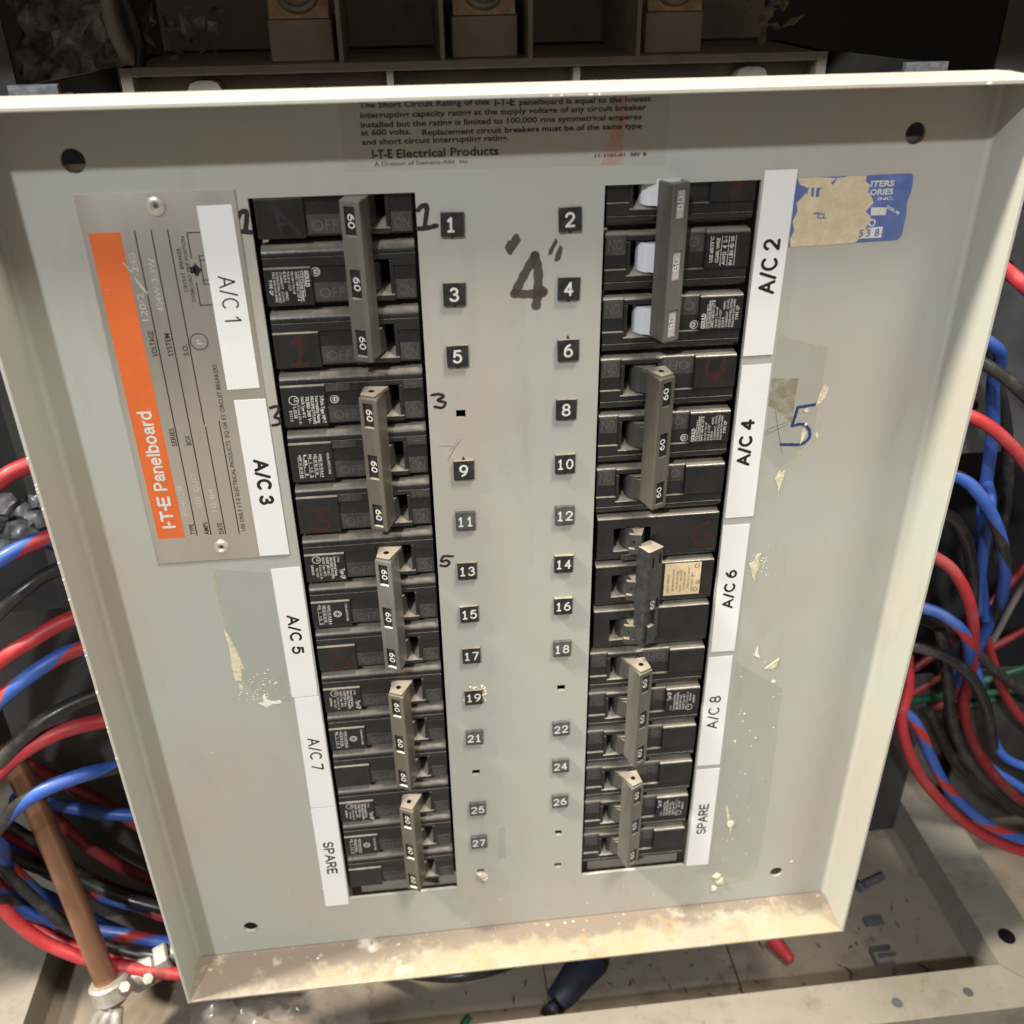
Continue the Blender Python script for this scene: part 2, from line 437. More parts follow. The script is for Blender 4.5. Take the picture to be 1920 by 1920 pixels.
class MB:
    def __init__(self):
        self.v = []; self.f = []; self.m = []; self.uv = {}
    def add(self, vs, fs, m=0):
        n = len(self.v)
        self.v += [tuple(v) for v in vs]
        self.f += [tuple(i + n for i in f) for f in fs]
        self.m += [m] * len(fs)
        return self
    def box(self, x0, x1, y0, y1, z0, z1, m=0, ch=0.):
        """box; ch cuts the edges round the z1 face"""
        if not ch:
            v = [(x, y, z) for z in (z0, z1) for y in (y0, y1) for x in (x0, x1)]
            return self.add(v, [(0, 2, 3, 1), (4, 5, 7, 6), (0, 1, 5, 4), (2, 6, 7, 3), (0, 4, 6, 2), (1, 3, 7, 5)], m)
        s = 1 if z1 > z0 else -1
        r = [[(x0, y0, z0), (x1, y0, z0), (x1, y1, z0), (x0, y1, z0)],
             [(x0, y0, z1 - s * ch), (x1, y0, z1 - s * ch), (x1, y1, z1 - s * ch), (x0, y1, z1 - s * ch)],
             [(x0 + ch * .35, y0 + ch * .35, z1 - s * ch * .3), (x1 - ch * .35, y0 + ch * .35, z1 - s * ch * .3), (x1 - ch * .35, y1 - ch * .35, z1 - s * ch * .3), (x0 + ch * .35, y1 - ch * .35, z1 - s * ch * .3)],
             [(x0 + ch, y0 + ch, z1), (x1 - ch, y0 + ch, z1), (x1 - ch, y1 - ch, z1), (x0 + ch, y1 - ch, z1)]]
        f = [(3, 2, 1, 0), (12, 13, 14, 15)]
        for a in range(3):
            for k in range(4):
                f.append((a * 4 + k, a * 4 + (k + 1) % 4, a * 4 + 4 + (k + 1) % 4, a * 4 + 4 + k))
        return self.add([p for q in r for p in q], f, m)
    def prism(self, loop, axis, a, b, m=0, caps=True):
        """closed outline pushed from a to b along x, y or z; outline pairs are (y,z), (x,z) or (x,y)"""
        def pt(p, t): return {'x': (t, p[0], p[1]), 'y': (p[0], t, p[1]), 'z': (p[0], p[1], t)}[axis]
        n = len(loop)
        f = [(i, (i + 1) % n, n + (i + 1) % n, n + i) for i in range(n)]
        if caps: f += [tuple(range(n))[::-1], tuple(range(n, 2 * n))]
        return self.add([pt(p, a) for p in loop] + [pt(p, b) for p in loop], f, m)
    def quad(self, a, b, c, d, m=0):
        return self.add([a, b, c, d], [(0, 1, 2, 3)], m)
    def flat(self, pts, z, m=0, t=0.):
        """flat patch at height z; t gives it thickness"""
        if t: return self.prism(pts, 'z', z - t, z, m)
        return self.add([(x, y, z) for x, y in pts], [tuple(range(len(pts)))], m)
    def disc(self, c, r, z, m=0, n=24, r0=0., t=0.):
        a = [2 * math.pi * i / n for i in range(n)]
        o = [(c[0] + r * math.cos(q), c[1] + r * math.sin(q)) for q in a]
        if r0:
            i_ = [(c[0] + r0 * math.cos(q), c[1] + r0 * math.sin(q)) for q in a]
            return self.add([(x, y, z) for x, y in o + i_], [(k, (k + 1) % n, n + (k + 1) % n, n + k) for k in range(n)], m)
        return self.flat(o, z, m, t)
    def text(self, s, o, cap, X=(1, 0, 0), Y=None, width=None, m=1, bold=0.):
        X = Vector(X).normalized()
        Y = Vector(Y).normalized() if Y else Vector((-X.y, X.x, 0))
        vs, fs, w = glyphs(s, bold)
        kx = cap if width is None else width / max(w, 1e-6)
        o = Vector(o)
        return self.add([o + X * (x * kx) + Y * (y * cap) for x, y in vs], fs, m)
    def mono(self, s, o, cap, X=(1, 0, 0), Y=None, width=None, w=.5, m=1, gap=.24):
        """lettering drawn with a pen of width w"""
        X = Vector(X).normalized(); Y = Vector(Y).normalized() if Y else Vector((-X.y, X.x, 0))
        Z = X.cross(Y); o = Vector(o)
        tot = sum(MONO[c][0] + gap for c in s) - gap
        k = cap if width is None else (width - w) / max(tot, 1e-6)
        x = w / 2 if width else 0.
        q = 0
        for c in s:
            gw, st = MONO[c]
            for p in st:
                pts = [(x + a * k, w / 2 + b_ * (cap - w)) for a, b_ in p]
                vs, fs = ribbon(pts, w)
                q += 1
                self.add([o + X * a + Y * b_ + Z * (.004 * q) for a, b_ in vs], fs, m)
            x += (gw + gap) * k
        return self
    _q = 0
    def stroke(self, pts, w, z=.1, m=0, taper=0., seg=6):
        """a pen stroke: round-ended ribbon through the points"""
        p = smooth(pts, seg)
        MB._q = (MB._q + 1) % 12
        z += MB._q * .006
        L, Rr = [], []
        n = len(p)
        for i in range(n):
            a = Vector(p[max(0, i - 1)]); b = Vector(p[min(n - 1, i + 1)])
            d = (b - a)
            d = d.normalized() if d.length > 1e-6 else Vector((1, 0))
            nn = Vector((-d.y, d.x)) * w * .5
            t = i / (n - 1)
            if taper: nn *= 1 - taper * abs(2 * t - 1) ** 3
            nn *= 1 + .10 * math.sin(i * 1.7 + pts[0][0])
            L.append(Vector(p[i]) + nn); Rr.append(Vector(p[i]) - nn)
        vs = [(q.x, q.y, z) for q in L] + [(q.x, q.y, z) for q in Rr]
        self.add(vs, [(i, i + 1, n + i + 1, n + i) for i in range(n - 1)], m)
        if not taper:
            for e, s_ in ((0, -1), (n - 1, 1)):
                c = (L[e] + Rr[e]) / 2
                a = (L[e] - c)
                k = [c + Matrix.Rotation(-s_ * math.pi * q / 8, 2) @ a for q in range(9)]
                self.add([(q.x, q.y, z - .003) for q in k], [tuple(range(9))], m)
        return self
    def tube(self, pts, r, m=0, n=16, seg=10, caps=True, uv=True, r_end=None):
        p = smooth([tuple(q) for q in pts], seg)
        p = [Vector(q) for q in p]
        N = len(p)
        up = Vector((.3, .5, .8))
        base = len(self.v)
        s = 0.
        rings = []
        for i in range(N):
            t = (p[min(N - 1, i + 1)] - p[max(0, i - 1)]).normalized()
            up = (up - t * up.dot(t)).normalized()
            w = t.cross(up)
            if i: s += (p[i] - p[i - 1]).length
            rr = r if r_end is None else r + (r_end - r) * i / (N - 1)
            rings.append(s)
            self.v += [tuple(p[i] + (up * math.cos(2 * math.pi * k / n) + w * math.sin(2 * math.pi * k / n)) * rr) for k in range(n)]
        for i in range(N - 1):
            for k in range(n):
                k2 = (k + 1) % n
                self.uv[len(self.f)] = [(k / n, rings[i]), ((k + 1) / n, rings[i]), ((k + 1) / n, rings[i + 1]), (k / n, rings[i + 1])]
                self.f.append((base + i * n + k, base + i * n + k2, base + (i + 1) * n + k2, base + (i + 1) * n + k))
                self.m.append(m)
        if caps:
            self.f.append(tuple(range(base, base + n))[::-1]); self.m.append(m)
            self.f.append(tuple(range(base + (N - 1) * n, base + N * n))); self.m.append(m)
        return self
    def build(self, name, mats, parent=None, base=(0, 0, 0), angle=35., fix=True):
        if not isinstance(mats, (list, tuple)): mats = [mats]
        me = bpy.data.meshes.new(name)
        b = P(*base)
        me.from_pydata([P(*v) - b for v in self.v], [], self.f)
        for q in mats: me.materials.append(M[q] if isinstance(q, str) else q)
        me.polygons.foreach_set('material_index', self.m)
        if self.uv:
            lay = me.uv_layers.new(name='UVMap')
            for pi, co in self.uv.items():
                for li, c in zip(me.polygons[pi].loop_indices, co): lay.data[li].uv = c
        if fix:
            bm = bmesh.new(); bm.from_mesh(me)
            bmesh.ops.recalc_face_normals(bm, faces=bm.faces)
            bm.to_mesh(me); bm.free()
        me.polygons.foreach_set('use_smooth', [True] * len(me.polygons))
        me.set_sharp_from_angle(angle=R_(angle))
        me.update()
        o = bpy.data.objects.new(name, me)
        COL.objects.link(o)
        if parent: o.parent = parent
        o.location = b
        return o

def A_(cx, cy, rx, ry, a0, a1, n=14):
    return [(cx + rx * math.cos(R_(a0 + (a1 - a0) * i / n)), cy + ry * math.sin(R_(a0 + (a1 - a0) * i / n))) for i in range(n + 1)]
MONO = {   # single-line letters, capitals 1 high: (width, strokes)
    'A': (.72, [[(0, 0), (.36, 1)], [(.36, 1), (.72, 0)], [(.13, .34), (.59, .34)]]),
    'C': (.70, [A_(.37, .5, .37, .5, 48, 312, 22)]),
    'S': (.58, [A_(.29, .74, .26, .26, 25, 270) + A_(.29, .25, .29, .25, 90, -155)]),
    'P': (.56, [[(0, 0), (0, 1)], [(0, 1), (.3, 1)], A_(.3, .74, .26, .26, 90, -90), [(.3, .48), (0, .48)]]),
    'R': (.60, [[(0, 0), (0, 1)], [(0, 1), (.3, 1)], A_(.3, .74, .26, .26, 90, -90), [(.3, .48), (0, .48)], [(.28, .48), (.58, 0)]]),
    'E': (.52, [[(0, 0), (0, 1)], [(0, 1), (.52, 1)], [(0, .52), (.46, .52)], [(0, 0), (.52, 0)]]),
    'T': (.60, [[(0, 1), (.6, 1)], [(.3, 1), (.3, 0)]]), 'I': (0., [[(0, 0), (0, 1)]]), '-': (.16, [[(0, .46), (.16, .46)]]),
    '/': (.32, [[(0, -.03), (.32, 1.03)]]), ' ': (.10, []),
    '0': (.54, [A_(.27, .5, .27, .5, 90, 450, 26)]), '1': (.30, [[(.02, .76), (.26, 1)], [(.26, 1), (.26, 0)]]),
    'i': (.44, [[(.02, .80), (.22, 1)], [(.22, 1), (.22, 0)], [(.02, 0), (.42, 0)]]),
    '2': (.54, [A_(.27, .71, .26, .29, 170, -38) + [(0, 0)], [(0, 0), (.54, 0)]]),
    '3': (.54, [A_(.26, .755, .23, .245, 155, -90), A_(.26, .26, .28, .26, 90, -155)]),
    '4': (.62, [[(.44, 0), (.44, 1)], [(.44, 1), (0, .30)], [(0, .30), (.62, .30)]]),
    '5': (.55, [[(.50, 1), (.11, 1)], [(.11, 1), (.06, .50)], A_(.26, .33, .29, .33, 130, -150)]),
    '6': (.55, [A_(.275, .31, .275, .31, 0, 360, 24), [(.01, .36), (.05, .62), (.18, .86), (.40, 1)]]),
    '7': (.54, [[(0, 1), (.54, 1)], [(.54, 1), (.18, 0)]]),
    '8': (.55, [A_(.275, .755, .225, .245, 0, 360, 22), A_(.275, .26, .275, .26, 0, 360, 24)]),
    '9': (.55, [A_(.275, .69, .275, .31, 0, 360, 24), [(.54, .64), (.50, .38), (.37, .14), (.15, 0)]]),
    'a': (.50, [[(.05, .44), (.12, .55), (.25, .58), (.40, .53), (.45, .40)], [(.45, .40), (.45, .06), (.50, 0)], [(.45, .35), (.22, .31), (.05, .22), (.03, .10), (.15, .0), (.32, .03), (.45, .17)]]),
    'n': (.44, [[(0, 0), (0, .57)], [(0, .38), (.08, .52), (.24, .58), (.38, .52), (.44, .38)], [(.44, .38), (.44, 0)]]),
    'e': (.50, [[(.01, .31), (.50, .31)], A_(.255, .285, .25, .295, 5, 312, 18)]),
    'l': (.10, [[(.05, 0), (.05, 1)]]), 'b': (.50, [[(0, 0), (0, 1)], A_(.25, .285, .25, .295, 0, 360, 22)]),
    'o': (.52, [A_(.26, .285, .26, .295, 0, 360, 22)]), 'r': (.26, [[(0, 0), (0, .57)], [(0, .36), (.08, .50), (.26, .57)]]),
    'd': (.50, [[(.50, 0), (.50, 1)], A_(.25, .285, .25, .295, 0, 360, 22)]),
}
for c_ in 'anebord':
    w_, st_ = MONO[c_]
    MONO[c_] = (w_ * 1.04, [[(x * 1.04, y * 1.22 if y < .62 else y) for x, y in p] for p in st_])
def ribbon(p, w, caps=6):
    """flat band along 2D points with half-round ends: vertices, faces"""
    n = len(p); L = []; Rr = []
    for i in range(n):
        d = Vector(p[min(n - 1, i + 1)]) - Vector(p[max(0, i - 1)])
        if d.length < 1e-9: d = Vector((1, 0))
        d.normalize()
        nn = Vector((-d.y, d.x)) * w / 2
        L.append(Vector(p[i]) + nn); Rr.append(Vector(p[i]) - nn)
    head, tail = [], []
    c = Vector(p[0]); a = L[0] - c
    head = [c + Matrix.Rotation(math.pi * k / caps, 2) @ a for k in range(1, caps)]
    c = Vector(p[-1]); a = L[-1] - c
    tail = [c + Matrix.Rotation(-math.pi * k / caps, 2) @ a for k in range(1, caps)]
    if (Vector(p[0]) - Vector(p[-1])).length < w * .2:      # closed ring: no ends
        L.pop(); Rr.pop(); n -= 1
        d = (Vector(p[1]) - Vector(p[-2])).normalized()
        nn = Vector((-d.y, d.x)) * w / 2
        L[0] = Vector(p[0]) + nn; Rr[0] = Vector(p[0]) - nn
        return [(q[0], q[1]) for q in L + Rr], [(i, (i + 1) % n, n + (i + 1) % n, n + i) for i in range(n)]
    vs = L + Rr; fs = [(i, i + 1, n + i + 1, n + i) for i in range(n - 1)]
    b = len(vs); vs += head; fs.append(tuple([0] + list(range(b, b + caps - 1)) + [n]))
    b = len(vs); vs += tail; fs.append(tuple([n - 1] + list(range(b, b + caps - 1)) + [2 * n - 1]))
    return [(q[0], q[1]) for q in vs], fs

def smooth(pts, seg):
    """Catmull-Rom through the points"""
    if len(pts) < 3 or seg < 2: return [tuple(p) for p in pts]
    q = [Vector(p) for p in pts]
    q = [q[0] * 2 - q[1]] + q + [q[-1] * 2 - q[-2]]
    out = []
    for i in range(1, len(q) - 2):
        for k in range(seg):
            t = k / seg
            out.append(tuple(.5 * ((2 * q[i]) + (q[i + 1] - q[i - 1]) * t + (2 * q[i - 1] - 5 * q[i] + 4 * q[i + 1] - q[i + 2]) * t * t + (3 * q[i] - q[i - 1] - 3 * q[i + 1] + q[i + 2]) * t ** 3)))
    out.append(tuple(q[-2]))
    return out

def plate(outer, holes, z0, z1):
    """sheet with holes, triangulated between its outlines"""
    loops = [outer] + holes
    vs, es = [], []
    for lp in loops:
        n = len(vs)
        vs += [Vector(p) for p in lp]
        es += [(n + i, n + (i + 1) % len(lp)) for i in range(len(lp))]
    v2, e2, f2 = delaunay_2d_cdt(vs, es, [], 0, 1e-6)[:3]
    def inside(p, lp):
        c = False
        for i in range(len(lp)):
            (x1, y1), (x2, y2) = lp[i], lp[i - 1]
            if (y1 > p[1]) != (y2 > p[1]) and p[0] < (x2 - x1) * (p[1] - y1) / (y2 - y1) + x1: c = not c
        return c
    b = MB()
    keep = []
    for f in f2:
        c = sum((v2[i] for i in f), Vector((0, 0))) / len(f)
        if inside(c, outer) and not any(inside(c, h) for h in holes): keep.append(f)
    b.add([(v.x, v.y, z1) for v in v2], keep)
    b.add([(v.x, v.y, z0) for v in v2], [f[::-1] for f in keep])
    for lp in loops:
        n = len(lp)
        b.add([(x, y, z0) for x, y in lp] + [(x, y, z1) for x, y in lp], [(i, (i + 1) % n, n + (i + 1) % n, n + i) for i in range(n)])
    return b

def circ(x, y, r, n=28, sy=1.): return [(x + r * math.cos(2 * math.pi * i / n), y + sy * r * math.sin(2 * math.pi * i / n)) for i in range(n)]
def rect(x0, x1, y0, y1): return [(x0, y0), (x1, y0), (x1, y1), (x0, y1)]

def tag(o, label, cat, group=None, kind=None):
    o['label'] = label; o['category'] = cat
    if group: o['group'] = group
    return o
def struct(o):
    o['kind'] = 'structure'
    return o
def thing(name, label, cat, base, group=None, flip=False):
    o = bpy.data.objects.new(name, None)
    COL.objects.link(o)
    o.empty_display_size = .01
    o.location = P(*base)
    if flip: o.rotation_euler = (0, math.pi, 0)
    return tag(o, label, cat, group)

# ------------------------------------------------------------------ ground and cabinet (large structure)
struct(MB().box(-3000, 3000, -1200, -1100, -3000, 3000).build('ground', 'concrete', base=(0, -1100, 0)))

cab = thing('electrical_cabinet', 'open charcoal cabinet behind the loose grey cover, with a dusty lip round its floor', 'cabinet', (0, -500, -150))
def cpart(b, name, mt, label=None):
    o = b.build(name, mt, cab, base=(0, 0, 0))
    o.location = P(0, 500, 150)
    if label: o['label'] = label
    return o
cpart(MB().box(-420, 420, -500, 330, -262, -258), 'back_panel', 'dark_wall')
cpart(MB().box(-424, -420, -500, 330, -262, -10), 'side_panel', 'dark_wall')
cpart(MB().box(420, 424, -500, 330, -262, -10), 'side_panel', 'dark_wall')
cpart(MB().box(-420, 420, 330, 334, -262, -10), 'top_panel', 'dark_wall')
cpart(MB().box(-420, 420, 131, 330, -14, -10), 'shade_header', 'dark_wall')  # out of view, added and sized to block direct lamp light on the lugs
cpart(MB().box(352, 356, -440, 118, -6, 270), 'added_light_blocker', 'dark_wall')  # unseen board added to keep one lamp off the right-hand cables
for x0, x1, y1, z in ((-296.5, -190, -230, -104), (190, 296.5, -340, -112), (330.5, 419, -340, -112)):
    cpart(MB().box(x0, x1, -488.7, y1, z - 2, z), 'shade_sheet', 'dark_wall')  # dark sheets added to stand in for the shade behind the cables
cpart(MB().box(-420, 420, -506, -489, -258, 50), 'bottom_panel', 'floor')
cpart(MB().prism([(297, -257), (330, -257), (330, 51), (324, 50), (297, 21.8)], 'y', -488.5, -460), 'side_lip', 'rail')
cpart(MB().box(-420, -297, -488.5, -460, -257, 21.8), 'side_lip', 'rail')
fl = MB()
fl.prism([(-420, 22), (296.6, 22), (323, 50), (-420, 50)], 'y', -494, -460.3)
cpart(fl, 'front_lip', 'rail')
dk = MB()
dk.disc((0, 0), 6.2, 0, n=20)
hole = MB()
for x, z, r in ((312, 4, 5.2),):
    hole.add([(x + r * math.cos(a * math.pi / 12), -459.9, z + r * 1.1 * math.sin(a * math.pi / 12)) for a in range(24)], [tuple(range(24))])
cpart(hole, 'bolt_hole', 'hole')
for x, z, r in ((222.5, 38.7, 3.2), (268, 37.3, 3.0)):
    hole = MB()
    hole.add([(x + r * math.cos(a * math.pi / 10), -459.9, z + r * math.sin(a * math.pi / 10)) for a in range(20)], [tuple(range(20))])
    cpart(hole, 'filled_screw_hole', 'grey_sheet')
cpart(MB().box(141.6, 142.4, -489.2, -488.8, -200, 21.5), 'floor_seam', 'hole')
cpart(MB().box(18, 18.6, -489.2, -488.8, -120, 21.5), 'floor_seam', 'hole')

# back plates seen in the gaps left and right of the cover
def strut(name, label, x0, x1, y0, y1, z, mt, holes, base_label):
    b = plate(rect(x0, x1, y0, y1), [circ(x, y, r, 16) for x, y, r in holes], z - 2, z)
    o = b.build(name, mt, base=(x0, y0, z))
    return tag(o, label, base_label)
strut('perforated_strut', 'dark grey perforated strut behind the red and blue cables left of the cover', -252, -222, -480, 40, -118, 'dark_sheet',
      [(-238 + 3 * math.sin(k), -430 + 26 * k, 3.4) for k in range(17)], 'strut')
strut('mounting_bracket', 'grey sheet bracket with holes in the gap right of the cover', 262, 330, -170, -30, -110, 'grey_sheet', [(275, -60, 4), (275, -140, 4), (315, -100, 4)], 'bracket')
strut('mounting_bracket', 'brown grey sheet bracket below the upper red cable right of the cover', 232, 300, -330, -205, -150, 'dark_sheet', [(245, -240, 4), (285, -300, 4)], 'bracket')
strut('door_post', 'black upright post at the far top right beyond the lugs', 255, 330, -40, 118, -128, 'dark_sheet', [(283, 64, 3)], 'post')
strut('door_post', 'black upright post at the far top left beside crumpled foil', -260, -206, -40, 118, -120, 'dark_wall', [(-230, 90, 3)], 'post')

# ------------------------------------------------------------------ lug base above the cover
lb = thing('lug_base', 'brown moulded lug base with three copper lugs, half hidden behind the cover top', 'terminal block', (0, -20, -160))
def lpart(b, name, mt, parent=None):
    o = b.build(name, mt, lb)
    o.location = P(0, 20, 160)
    return o
sh = MB().box(-163, 168, 40.8, 44.6, -200, -128)
sh.box(-163, -158, 10, 44.6, -200, -127.5); sh.box(163, 168, 10, 44.6, -200, -127.5)
for x in (-42, 46): sh.box(x - 1.6, x + 1.6, 10, 40.8, -190, -128.6)
lpart(sh, 'shelf', 'brown')
lpart(MB().box(-158, 163, 8, 40.7, -196, -140), 'shelf_backing', 'brown_dark')
for x in (-127, 132):
    tb = MB()
    tb.prism([(x - 8 , 10), (x + 8, 10), (x + 8, 34), (x + 6, 37.5), (x + 3, 38.5), (x - 3, 38.5), (x - 6, 37.5), (x - 8, 34)], 'z', -139.8, -129)
    lpart(tb, 'rounded_tab', 'brown')
for x, w in ((-63.5, 2), (-17, 2), (24, 2), (75, 2)):
    b = MB().prism([(44.7, -128.5), (150, -128.5), (150, -215), (44.7, -215)], 'x', x - w / 2, x + w / 2)
    lpart(b, 'barrier', 'brown')
lpart(MB().box(-160, 165, 44.8, 200, -222, -216), 'rear_panel', 'brown_dark')
for x0, x1 in ((-96, -67), (-12, 19), (80, 108)):
    lpart(MB().box(x0, x1, 44.7, 62.5, -190, -137, ch=1.2), 'pedestal', 'brown')
    xm = (x0 + x1) / 2
    pl = MB()
    pl.add([(x0 + 1, 62.8, -137), (x1 - 1, 62.8, -137), (x1 - 1, 84, -150), (x0 + 1, 84, -150), (x0 + 1, 62.8, -141), (x1 - 1, 62.8, -141), (x1 - 1, 84, -154), (x0 + 1, 84, -154)],
           [(0, 1, 2, 3), (7, 6, 5, 4), (0, 4, 5, 1), (1, 5, 6, 2), (2, 6, 7, 3), (3, 7, 4, 0)])
    lpart(pl, 'lug_plate', 'copper')
    X = Vector((1, 0, 0)); Y = Vector((0, 21.2, -13)).normalized(); Nn = X.cross(Y)
    cc = Vector((xm, 72.5, -143))
    bolt = MB()
    ring = lambda r, h, n=20: [cc + (X * math.cos(2 * math.pi * i / n) + Y * math.sin(2 * math.pi * i / n)) * r + Nn * h for i in range(n)]
    rr = [ring(9.8, 0), ring(9.6, 2.6), ring(8.2, 3.4), ring(6.6, 3.0), ring(6.2, -.5)]
    for a, c in zip(rr, rr[1:]):
        bolt.add(a + c, [(i, (i + 1) % 20, 20 + (i + 1) % 20, 20 + i) for i in range(20)])
    bolt.add(rr[-1], [tuple(range(20))], 1)
    lpart(bolt, 'socket_screw', ['zinc', 'hole'])

for sx, lab in ((1, 'right'), (-1, 'left')):
    t = thing('side_bracket', 'dark sheet bracket with white foam tape on its end, %s of the brown lug base' % lab, 'bracket', (sx * 175, -20, -100))
    b = MB()
    xs = 170 if sx > 0 else -166
    b.prism([(xs, -136), (xs + sx * 2, -136), (xs + sx * 22, -62), (xs + sx * 20, -62)], 'y', -60, 44.5)
    b.prism([(xs + sx * 22, -62), (xs, -62), (xs, -64), (xs + sx * 22, -64)], 'y', -60, 42.3)
    o = b.build('bracket_sheet', 'dark_sheet', t); o.location = P(-sx * 175, 20, 100)
    b = MB().box(min(xs + sx * 4, xs + sx * 23), max(xs + sx * 4, xs + sx * 23), 41.2, 45.6, -61.8, -58.8, ch=.6)
    o = b.build('foam_tape', 'foam', t); o.location = P(-sx * 175, 20, 100)

def crumple(x0, x1, y0, y1, z, amp, nx, ny, seed, name, mt, label, cat):
    rnd = random.Random(seed)
    b = MB()
    vs = []
    for j in range(ny + 1):
        for i in range(nx + 1):
            vs.append((x0 + (x1 - x0) * (i + rnd.uniform(-.4, .4)) / nx, y0 + (y1 - y0) * (j + rnd.uniform(-.4, .4)) / ny, z + rnd.uniform(-amp, amp) + amp * math.sin(i * .9 + j * 1.3)))
    fs = []
    for j in range(ny):
        for i in range(nx):
            a = j * (nx + 1) + i
            fs += [(a, a + 1, a + nx + 2), (a, a + nx + 2, a + nx + 1)]
    b.add(vs, fs)
    return tag(b.build(name, mt, base=((x0 + x1) / 2, y0, z), angle=70 if mt == 'leaf_grey' else 25), label, cat)
crumple(-214, -166, 16, 100, -158, 7, 11, 16, 3, 'crumpled_foil', 'foil', 'crumpled grey foil in the dark corner at the top left', 'foil')
crumple(-275, -228, -186, -156, -104, 4, 14, 10, 14, 'crumpled_plastic', 'leaf_grey', 'crumpled pale plastic behind the upper blue and red cable on the left', 'plastic')
for (cx, cy, cz, sd, lab) in ((-140, 58, -172, 5, 'dim crumpled paper scraps left of the first copper lug'), (150, 64, -172, 9, 'pale crumpled paper scraps right of the third copper lug')):
    rnd = random.Random(sd)
    b = MB()
    for k in range(16):
        a = rnd.uniform(0, 6.28); L_ = rnd.uniform(6, 15); w = rnd.uniform(1.6, 3.6)
        ox, oy, oz = cx + rnd.uniform(-14, 14), cy + rnd.uniform(-12, 12), cz + rnd.uniform(-12, 10)
        d = Vector((math.cos(a), math.sin(a), rnd.uniform(-.6, .6))); nn = Vector((-math.sin(a), math.cos(a), rnd.uniform(-.5, .5)))
        o = Vector((ox, oy, oz))
        b.add([o, o + d * L_ * .4 + nn * w, o + d * L_, o + d * L_ * .5 - nn * w, o + d * L_ * .45 + Vector((0, 0, 2))], [(0, 1, 4), (1, 2, 4), (2, 3, 4), (3, 0, 4)])
    tag(b.build('paper_scrap', 'leaf' if sd == 9 else 'foil', base=(cx, cy, cz), angle=10), lab, 'paper scraps')
tag(MB().tube([(-150, 120, -150), (-163, 88, -148), (-166, 64, -146), (-160, 46, -144), (-150, 40, -142)], 4).build('cream_cable', 'cream_w', base=(-163, 60, -146)), 'cream cable dropping behind the left bracket at the top', 'cable')
tag(MB().tube([(-175, 120, -140), (-166, 96, -139), (-158, 76, -138), (-154, 56, -137), (-156, 40, -136)], 2.6).build('black_cable', 'black_w', base=(-160, 60, -138)), 'thin black cable crossing the cream cable at the top left', 'cable')

# ------------------------------------------------------------------ the loose cover
cov = thing('panel_cover', 'loose grey steel breaker panel cover with bent rims, stained along the bottom rim', 'panel cover', (0, -404, 0))
CB = (0, -404, 0)
def pieces(name, mt, polys, z, t=0.):
    for p in polys:
        vpart(MB().flat(p, z, 0, t), name, mt, fix=bool(t))
def vpart(b, name, mt, label=None, angle=35., parent=None, fix=True):
    o = b.build(name, mt, parent or cov, base=(0, 0, 0), angle=angle, fix=fix)
    o.location = P(0, 404, 0) if not parent else (0, 0, 0)
    if label: o['label'] = label
    return o
sq = 1.75
holes = [rect(-95.2, -35.2, -366.4, 12.4), rect(35.2, 95.2, -366.4, 12.4),
         circ(-152.4, 27.1, 4.2), circ(152.9, 27.2, 4.0), circ(-151.3, -381.4, 3.9), circ(151.3, -380.7, 3.7)]
for x, y in ((-21.9, -76.7), (-21.9, -279.3), (-21.6, -354.5), (21.9, -227.4), (21.7, -330.0), (21.7, -356.0)):
    holes.append(rect(x - sq - .2, x + sq + .2, y - sq, y + sq))
for hx, hy in ((-152.4, 27.1), (152.9, 27.2)):
    vpart(MB().box(hx - 9, hx + 9, hy - 11, hy - 1.6, -4.2, -2.6), 'clip_nut', 'zinc')
vpart(plate(rect(-183.4, 183.4, -402.6, 46.6), holes, -1.6, 0), 'face_plate', 'paint')
D = 27.
# rims: thin bent sheets with rounded folds
def rim(axis, loop, a, b, name, mt, label=None):
    return vpart(MB().prism(loop, axis, a, b), name, mt, label, angle=50)
def fold(s, e, r=2.2, t=1.7, dd=26.9):
    """section of a rim: from the fold at e outwards; s is the direction of the inside"""
    lp = [(e, -1.75), (e, dd - .5), (e + s * .3, dd), (e + s * (t - .3), dd), (e + s * t, dd - .5)]
    for k in range(6):
        a = math.pi / 2 * k / 5
        lp.append((e + s * (t + r - r * math.cos(a)), .05 + r - r * math.sin(a)))
    lp.append((e + s * (t + r), -1.75))
    return lp
rim('y', fold(1, -185.1), -404.2, 48.2, 'left_rim', 'paint')
rim('y', fold(-1, 185.1), -404.2, 48.2, 'right_rim', 'paint')
rim('x', fold(-1, 48.2, r=1.5, dd=27.), -184.9, 184.9, 'top_rim', 'paint', 'bright top rim with small chips along its front edge')
rim('x', fold(1, -404.4, r=1.2), -183.3, 183.3, 'bottom_rim', 'paint_low', 'bottom rim stained rusty yellow with dust in the fold')
b = MB()
rnd = random.Random(4)
for k in range(5):
    x = rnd.uniform(-20, 178); w = rnd.uniform(.4, 1.4)
    b.flat([(x - w, 0), (x, .3 + rnd.random() * .5), (x + w, .1), (x + w * .5, -.5), (x - w * .6, -.45)], 0)
b.v = [(x, 47.2 + y * .8, D + .06) for x, y, z in b.v]
n0 = len(b.v)
for k in range(16):
    y = rnd.uniform(-240, -60); h = rnd.uniform(.3, 1.3)
    e = -184.2
    b.add([(e - .8, y, D - .02), (e + .1, y + h * .3, D - .02), (e + .3, y + h, D - .02), (e - .7, y + h * .8, D - .02)], [(0, 1, 2, 3)])
vpart(b, 'edge_chips', 'white_chip')['kind'] = 'stuff'
b = MB()
